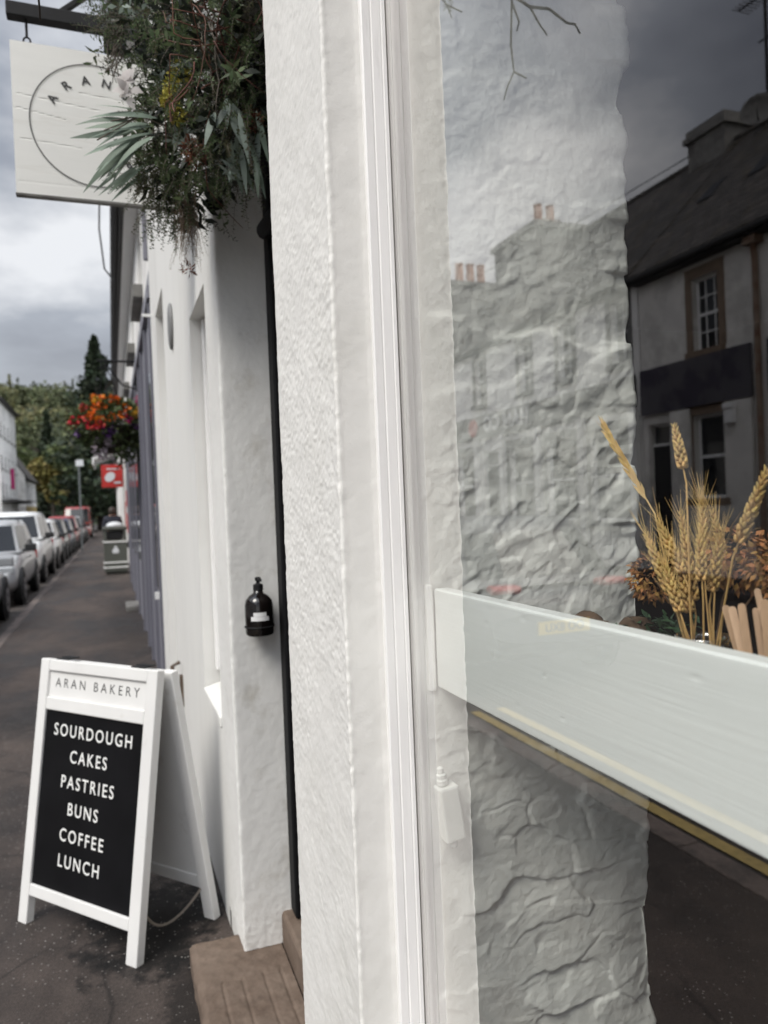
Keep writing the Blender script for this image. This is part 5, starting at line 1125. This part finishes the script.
# ------------------------------------------------------------------ cars
def car(name, label, paint, pos, face=1, Lc=4.2, W=1.76, H=1.5, kind='hatch', plate=None, platetext=None, glassm='carglass'):
    root = thing(name, label, 'van' if kind == 'van' else 'car', (0, 0, 0), 'cars parked along the kerb')
    hw = W / 2; h2 = Lc / 2; belt = H * .60 + .03
    if kind == 'van': belt = H * .52
    # lower body: front is +y
    nose_z = belt * .80; bonnet = belt * .97
    cowl = h2 - (1.15 if kind != 'van' else .75); tail = -h2 + (.10 if kind != 'hatch' else .16)
    st_ = [(-h2, .42, belt * .72, hw * .80), (-h2 + .04, .30, belt * .86, hw * .92), (-h2 + .28, .24, belt * .985, hw * .985), (-h2 + .9, .22, belt, hw), (0, .22, belt, hw), (cowl, .22, belt * .985, hw), (h2 - .5, .23, bonnet * .90, hw * .985), (h2 - .16, .27, nose_z, hw * .92), (h2 - .03, .32, nose_z * .80, hw * .82), (h2, .40, nose_z * .66, hw * .74)]
    mb = MB(); secs = []
    for (y, zl, zt, w_) in st_:
        r = [(w_ * .86, zl), (w_ * .98, zl + .12), (w_, zl + (zt - zl) * .55), (w_ * .975, zl + (zt - zl) * .85), (w_ * .90, zt), (w_ * .5, zt + .025)]
        ring = [(x, y, z) for x, z in r] + [(-x, y, z) for x, z in reversed(r)]
        secs.append(ring)
    mb.grid(np.array([q + [q[0]] for q in secs])); n = len(secs[0])
    mb.poly(secs[0][::-1]); mb.poly(secs[-1])
    body = mb.build('body', M[paint], root, smooth=True, sub=1)
    # greenhouse
    yb0, yb1 = (-h2 + .18, cowl + .08); yr0, yr1 = (-h2 + .62, cowl - .72)
    if kind == 'suv': yr0 = -h2 + .40
    if kind == 'van': yr0 = -h2 + .14; yb0 = -h2 + .06; yr1 = cowl - .55
    wb, wr = hw * .93, hw * .74
    if kind == 'van': wr = hw * .86
    def ring(t, inset=0):
        y0 = yb0 + (yr0 - yb0) * t; y1 = yb1 + (yr1 - yb1) * t; w_ = wb + (wr - wb) * t; z = belt - .02 + (H - .07 - belt + .02) * t
        return [(w_, y0 + .12, z), (w_ * 1.01, (y0 + y1) / 2, z), (w_ * .96, y1 - .14, z), (w_ * .5, y1 + .02, z), (-w_ * .5, y1 + .02, z), (-w_ * .96, y1 - .14, z), (-w_ * 1.01, (y0 + y1) / 2, z), (-w_, y0 + .12, z), (-w_ * .55, y0 - .01, z), (w_ * .55, y0 - .01, z)]
    rings = [ring(0), ring(.5), ring(.97)]
    top = [(x * .90, y * .96 + (yr0 + yr1) / 2 * .04, H - .005) for x, y, z in ring(1)]; top2 = [(x * .5, y * .7 + (yr0 + yr1) / 2 * .3, H + .015) for x, y, z in ring(1)]
    mb = MB(); mb.grid(np.array([q + [q[0]] for q in rings + [top, top2]])); mb.poly(top2)
    rfm = mb.build('roof', M[paint], root, smooth=True)
    # glass panels laid just proud of the pillars
    def pan(i, j, t0, t1, e0, e1, nm, off=.006):
        a0 = Vector(ring(t0)[i]).lerp(Vector(ring(t0)[j]), e0); a1 = Vector(ring(t0)[i]).lerp(Vector(ring(t0)[j]), e1); b1 = Vector(ring(t1)[i]).lerp(Vector(ring(t1)[j]), e1); b0 = Vector(ring(t1)[i]).lerp(Vector(ring(t1)[j]), e0)
        nn = (a1 - a0).cross(b0 - a0).normalized()
        if nn.dot((a0 + b1) / 2 - Vector((0, (yb0 + yb1) / 2, (a0.z + b1.z) / 2))) < 0: nn = -nn
        mb = MB(); mb.prism([p + nn * off for p in (a0, a1, b1, b0)], -nn * .012); return mb.build(nm, M[glassm], root)
    def wide(ring_ids, t0, t1, nm):
        lo = [Vector(ring(t0)[k]) for k in ring_ids]; hi = [Vector(ring(t1)[k]) for k in ring_ids]; out = (lo[1] - Vector((0, 0, lo[1].z))); out = Vector((0, 1 if out.y > 0 else -1, .4)).normalized() * .007
        lo[0] = lo[0].lerp(lo[1], .12); lo[-1] = lo[-1].lerp(lo[-2], .12); hi[0] = hi[0].lerp(hi[1], .14); hi[-1] = hi[-1].lerp(hi[-2], .14)
        mb = MB(); mb.grid(np.array([[tuple(p + out) for p in lo], [tuple(p + out) for p in hi]])); return mb.build(nm, M[glassm], root)
    wide([2, 3, 4, 5], .06, .93, 'windscreen')
    if kind != 'van': wide([7, 8, 9, 0], .15, .90, 'rear_window')
    for i, j, e in ((1, 2, (.04, .93)), (5, 6, (.07, .96))): pan(i, j, .10, .90, *e, 'side_window')
    if kind != 'van':
        for i, j, e in ((0, 1, (.10, .95)), (6, 7, (.05, .90))): pan(i, j, .10, .90, *e, 'side_window')
    for sx in (-1, 1):
        mb = MB(); mb.obox((sx * (hw + .10), cowl - .28, belt + .07), ((1, 0, 0), (0, 1, 0), (0, 0, 1)), (.11, .06, .075)); mb.obox((sx * (hw - .02), cowl - .26, belt + .02), ((1, 0, 0), (0, 1, 0), (0, 0, 1)), (.05, .03, .02)); mb.build('door_mirror', M['trim'] if kind != 'hatch' else M[paint], root, bevel=.03)
        for yy in (h2 - .82, -h2 + .78):
            mb = MB(); mb.lathe([(.40, 0), (.40, .02), (.355, .02)], (sx * (hw - .012), yy, .33), 24, (sx, 0, 0)); mb.build('wheel_arch', M['trim'], root)
            mb = MB(); mb.lathe([(.21, -.16), (.30, -.16), (.325, -.12), (.325, -.01), (.30, .022), (.22, .026)], (sx * (hw + .002), yy, .325), 24, (sx, 0, 0)); wh = mb.build('wheel', M['tyre'], root, smooth=False)
            mb = MB(); mb.lathe([(.215, 0), (.20, .012), (.06, .004), (.05, .016)], (sx * (hw + .02), yy, .325), 20, (sx, 0, 0)); mb.build('rim', M['alloy'], wh)
        mb = MB(); mb.obox((sx * hw * .70, h2 - .155, nose_z * .87), ((.9, -.42 * sx, 0), (.42 * sx, .9, 0), (0, 0, 1)), (.17, .10, .075)); mb.build('headlight', M['lamp'], root, bevel=.03)
        mb = MB(); mb.obox((sx * hw * (.62 if kind == 'hatch' else .80), -h2 + (.06 if kind == 'hatch' else .045), belt * (.98 if kind == 'hatch' else .80)), ((.97, .2 * sx, 0), (-.2 * sx, .97, 0), (0, 0, 1)), (.14, .09, .035 if kind == 'hatch' else .11 if kind != 'van' else .16)); mb.build('tail_light', M['tail'], root, bevel=.03)
        mb = MB(); mb.box(sx * (hw + .002), -.1, belt - .16, sx * (hw + .022), .12, belt - .13); mb.build('door_handle', M['trim'], root)
    mb = MB(); mb.box(-hw * .55, h2 - .06, .42, hw * .55, h2 + .012, .58); mb.box(-hw * .62, h2 - .10, .27, hw * .62, h2 - .02, .36); mb.build('grille', M['trim'], root, bevel=.02)
    mb = MB(); mb.box(-.26, h2 + .013, .455, .26, h2 + .022, .565); mb.build('front_plate', M['white'], root)
    mb = MB(); mb.box(-.26, -h2 - .022, .50, .26, -h2 + .02, .61); rp = mb.build('rear_plate', M['plateyellow'], root)
    mb = MB(); mb.box(-hw * .8, -h2 - .016, .36, hw * .8, -h2 + .04, .42); mb.build('bumper_strip', M['trim'], root)
    if platetext: text_obj('plate_lettering', platetext, M['darklettering'], (0, -h2 - .0235, .555), (1, 0, 0), (0, 0, 1), .075, rp, bold=.002, depth=.001)
    root.location = pos; root.rotation_euler = (0, 0, 0 if face > 0 else PI)
    return root
for ch in []: pass
RZ = -.12
car('parked_car', 'grey parked car nearest the bakery with a yellow rear plate', 'cargrey', (-2.74, 7.65, RZ), 1, 4.2, 1.76, 1.50, 'hatch', platetext='OO 8XU', glassm='carglassdull')
car('parked_car', 'silver parked car cut by the picture edge, bonnet towards the far end', 'silver', (-2.62, 12.62, RZ), 1, 4.3, 1.78, 1.50, 'hatch')
car('parked_car', 'pale silver parked car facing the camera with a dark windscreen', 'silverlight', (-2.60, 17.6, RZ), -1, 4.4, 1.82, 1.66, 'suv')
car('parked_car', 'tall white parked off roader behind the pale silver car', 'carwhite', (-2.62, 22.8, RZ), -1, 4.7, 1.86, 1.86, 'suv')
car('parked_car', 'white parked estate car following the white off roader', 'carwhite', (-2.60, 28.0, RZ), -1, 4.4, 1.8, 1.62, 'suv')
car('parked_car', 'black parked hatchback after the white vehicles', 'carblack', (-2.60, 33.2, RZ), -1, 4.2, 1.78, 1.62, 'suv')
car('parked_car', 'dark blue parked car between the black hatchback and the red car', 'carblue', (-2.58, 38.2, RZ), -1, 4.2, 1.78, 1.6, 'suv')
car('parked_car', 'red parked car in the distant part of the row', 'carred', (-2.55, 43.3, RZ), -1, 4.2, 1.78, 1.72, 'suv')
car('parked_car', 'silver parked car beyond the red one in the row', 'silver', (-2.5, 48.6, RZ), -1, 4.3, 1.78, 1.7, 'suv')
car('parked_van', 'red van with a pale windscreen at the far end of the row', 'carred', (-2.3, 58, RZ), -1, 4.9, 1.9, 2.35, 'van')
car('parked_car', 'dark grey parked car just before the red van', 'cargrey', (-2.45, 53.3, RZ), -1, 4.2, 1.78, 1.6, 'suv')

# ------------------------------------------------------------------ person far along the pavement
def person(label, pos, coat, hgt=1.74):
    root = thing('person', label, 'person', pos); k = hgt / 1.74; x, y, z = pos
    J = [(0, 0, .95), (0, 0, 1.15), (0, .01, 1.38), (0, 0, 1.50), (0, -.01, 1.58), (0, -.015, 1.66), (.19, 0, 1.40), (.235, .03, 1.13), (.225, -.06, .88), (-.19, 0, 1.40), (-.235, -.03, 1.13), (-.225, .06, .88), (.095, 0, .90), (.10, -.06, .50), (.10, .06, .09), (.10, -.09, .04), (-.095, 0, .90), (-.10, .12, .52), (-.10, .02, .09), (-.10, .14, .04)]
    E_ = [(0, 1), (1, 2), (2, 3), (3, 4), (4, 5), (2, 6), (6, 7), (7, 8), (2, 9), (9, 10), (10, 11), (0, 12), (12, 13), (13, 14), (14, 15), (0, 16), (16, 17), (17, 18), (18, 19)]
    rad = [.15, .15, .16, .06, .085, .08, .075, .055, .04, .075, .055, .04, .10, .07, .045, .04, .10, .07, .045, .04]
    def skin_mesh(name, idx, m_, grow=0., par=root):
        mp = {j: i for i, j in enumerate(idx)}
        me = bpy.data.meshes.new(name); me.from_pydata([(x + J[j][0] * k, y + J[j][1] * k, z + J[j][2] * k) for j in idx], [(mp[a], mp[b]) for a, b in E_ if a in mp and b in mp], [])
        o = bpy.data.objects.new(name, me); COL.objects.link(o); o.parent = par
        if par.type == 'EMPTY': o.matrix_parent_inverse = Matrix.Translation(par.location).inverted()
        sk_ = o.modifiers.new('Skin', 'SKIN')
        for i, j in enumerate(idx): q = me.skin_vertices[0].data[i]; q.radius = ((rad[j] + grow) * k,) * 2; q.use_root = (i == 0)
        o.modifiers.new('Subdivision', 'SUBSURF').render_levels = 2; me.materials.append(m_); return o
    b_ = skin_mesh('body', list(range(20)), M['skin']); skin_mesh('coat', [0, 1, 2, 3, 6, 7, 8, 9, 10, 11, 12, 16], M[coat], .018, b_); skin_mesh('trousers', [0, 12, 13, 14, 16, 17, 18], M['trousers'], .012, b_)
    mb = MB(); mb.lathe([(.03, .11), (.085, .08), (.115, 0), (.11, -.10), (.07, -.13)][::-1], (x, y - .02, z + 1.65 * k), 14); mb.build('hair', M['hair'], b_, smooth=True)
person('person in a dark navy coat walking along the far pavement behind the bin', (.02, 24.3, 0), 'coat', 1.80)

# ------------------------------------------------------------------ trees and hill
def hill_h(x, y):
    t = np.clip((y - 150) / 130, 0, 1.4); s_ = np.clip(t, 0, 1); s_ = s_ * s_ * (3 - 2 * s_)
    return 40 * s_ + 5 * (fbm(x / 60, y / 60, 3, 100) - .5) * s_ + np.clip(t - 1, 0, 1) * 10 - .2
xs = np.linspace(-260, 160, 90); ys = np.linspace(140, 420, 60); X, Y = np.meshgrid(xs, ys, indexing='ij')
mb = MB(); mb.grid(np.stack([X, Y, hill_h(X, Y)], -1)); tag(mb.build('wooded_hill', M['hill'], smooth=True), kind='structure')
def crown_quads(n, c, r, size, cone=False):
    d = RNG.normal(size=(n, 3)); d /= np.linalg.norm(d, axis=1)[:, None]
    k = RNG.uniform(.35, 1, n) ** .45
    if cone:
        t = RNG.uniform(0, 1, n) ** 1.4; a = RNG.uniform(0, 2 * PI, n); tab = RNG.uniform(.45, 1.15, (12, 10)); rr = r[0] * (1 - t) ** .8 * (.55 + .45 * ((t * 9) % 1)) * RNG.uniform(.4, 1, n) * tab[np.minimum((a / (2 * PI) * 12).astype(int), 11), np.minimum((t * 10).astype(int), 9)]
        P_ = np.stack([np.cos(a) * rr, np.sin(a) * rr, (t - .5) * 2 * r[2]], 1)
    else: P_ = d * k[:, None] * np.array(r)
    return P_ + np.array(c), size * RNG.uniform(.6, 1.3, n)
def add_quads(mb, P_, S_):
    n = len(P_); A_ = RNG.normal(size=(n, 3)); A_[:, 2] *= .6; A_ /= np.linalg.norm(A_, axis=1)[:, None]; B2 = RNG.normal(size=(n, 3)); B2 -= A_ * (A_ * B2).sum(1)[:, None]; B2 /= np.linalg.norm(B2, axis=1)[:, None]
    A_ *= S_[:, None] * .5; B2 *= S_[:, None] * .5
    V = np.stack([P_ - A_, P_ - B2 * .8, P_ + A_, P_ + B2 * .8], 1).reshape(-1, 3); base = len(mb.v)
    mb.v.extend(map(tuple, V.tolist())); mb.f.extend([(base + 4 * i, base + 4 * i + 1, base + 4 * i + 2, base + 4 * i + 3) for i in range(n)]); mb.m += [mb.cur] * n
mb = MB()
for i in range(1100):
    x = random.uniform(-130, 45); y = random.uniform(155, 315)
    z = float(hill_h(np.array(x), np.array(y))); h = random.uniform(6, 10.5)
    if random.random() < .35: P_, S_ = crown_quads(110, (x, y, z + h * .55), (h * .26, h * .26, h * .52), .85, True)
    else: P_, S_ = crown_quads(130, (x, y, z + h * .5), (h * .42, h * .42, h * .42), 1.05)
    add_quads(mb, P_, S_)
tag(mb.build('hillside_wood', M['woods']), 'mixed wood covering the hill beyond the street', 'wood', kind='stuff')
def tree(kind, label, x, y, h, mk, n=1500, size=.55, wide=.21):
    root = thing('conifer_tree' if kind == 'c' else 'broadleaf_tree', label, 'tree', (x, y, 0), 'trees at the end of the street')
    mb = MB(); mb.tube([(x, y, -.2), (x + .1, y, h * .3), (x - .1, y, h * .6), (x, y, h * .9)], [h * .024, h * .018, h * .011, h * .003], 8)
    for i in range(9):
        a = random.uniform(0, 6.28); z = h * random.uniform(.3, .75); r_ = h * .22 * (1 - z / h * .6); mb.tube([(x, y, z), (x + r_ * .6 * math.cos(a), y + r_ * .6 * math.sin(a), z + h * .06), (x + r_ * math.cos(a), y + r_ * math.sin(a), z + h * .10)], [h * .007, h * .005, h * .002], 5)
    mb.build('trunk', M['trunk'], root)
    mb = MB()
    if kind == 'c':
        P_, S_ = crown_quads(n, (x, y, h * .54), (h * wide, h * wide, h * .46), size, True); add_quads(mb, P_, S_)
    else:
        for j in range(11):
            a = random.uniform(0, 6.28); rr = h * random.uniform(.05, .24); c = (x + rr * math.cos(a), y + rr * math.sin(a), h * random.uniform(.38, .82)); q = h * random.uniform(.12, .20)
            P_, S_ = crown_quads(n // 11, c, (q, q, q * .8), size); add_quads(mb, P_, S_)
    mb.build('crown', M[mk], root)
tree('c', 'tallest dark conifer rising behind the flower basket', -1.0, 84, 20.5, 'pine', 7000, .6, .36)
tree('c', 'dark conifer standing close beside the tallest one', 4.2, 88, 19, 'pine', 2000, .7)
tree('b', 'yellowing broadleaf tree at the far left end of the street', -20, 126, 15.0, 'autumn', 3400, .6)
tree('b', 'green broadleaf tree between two yellowing trees at the street end', -13.5, 122, 13.5, 'broad', 3400, .6)
tree('b', 'yellow green broadleaf tree in the middle of the street end', -8.0, 118, 12.0, 'autumn', 3400, .6)
tree('b', 'dark green broadleaf tree right of centre at the street end', -4.0, 112, 13.5, 'broad', 3400, .6)
tree('b', 'low yellow tree in front of the conifers beside the near terrace', -2.2, 92, 8.5, 'autumn', 1500, .55)
tree('b', 'round green tree by the gabled house', -27, 132, 15.0, 'broad', 3400, .6)
tree('c', 'dark conifer behind the middle of the street end', -9.5, 134, 19, 'pine', 1500, .9)
tree('c', 'dark conifer behind the round green tree', -24, 146, 20, 'pine', 1500, .9)
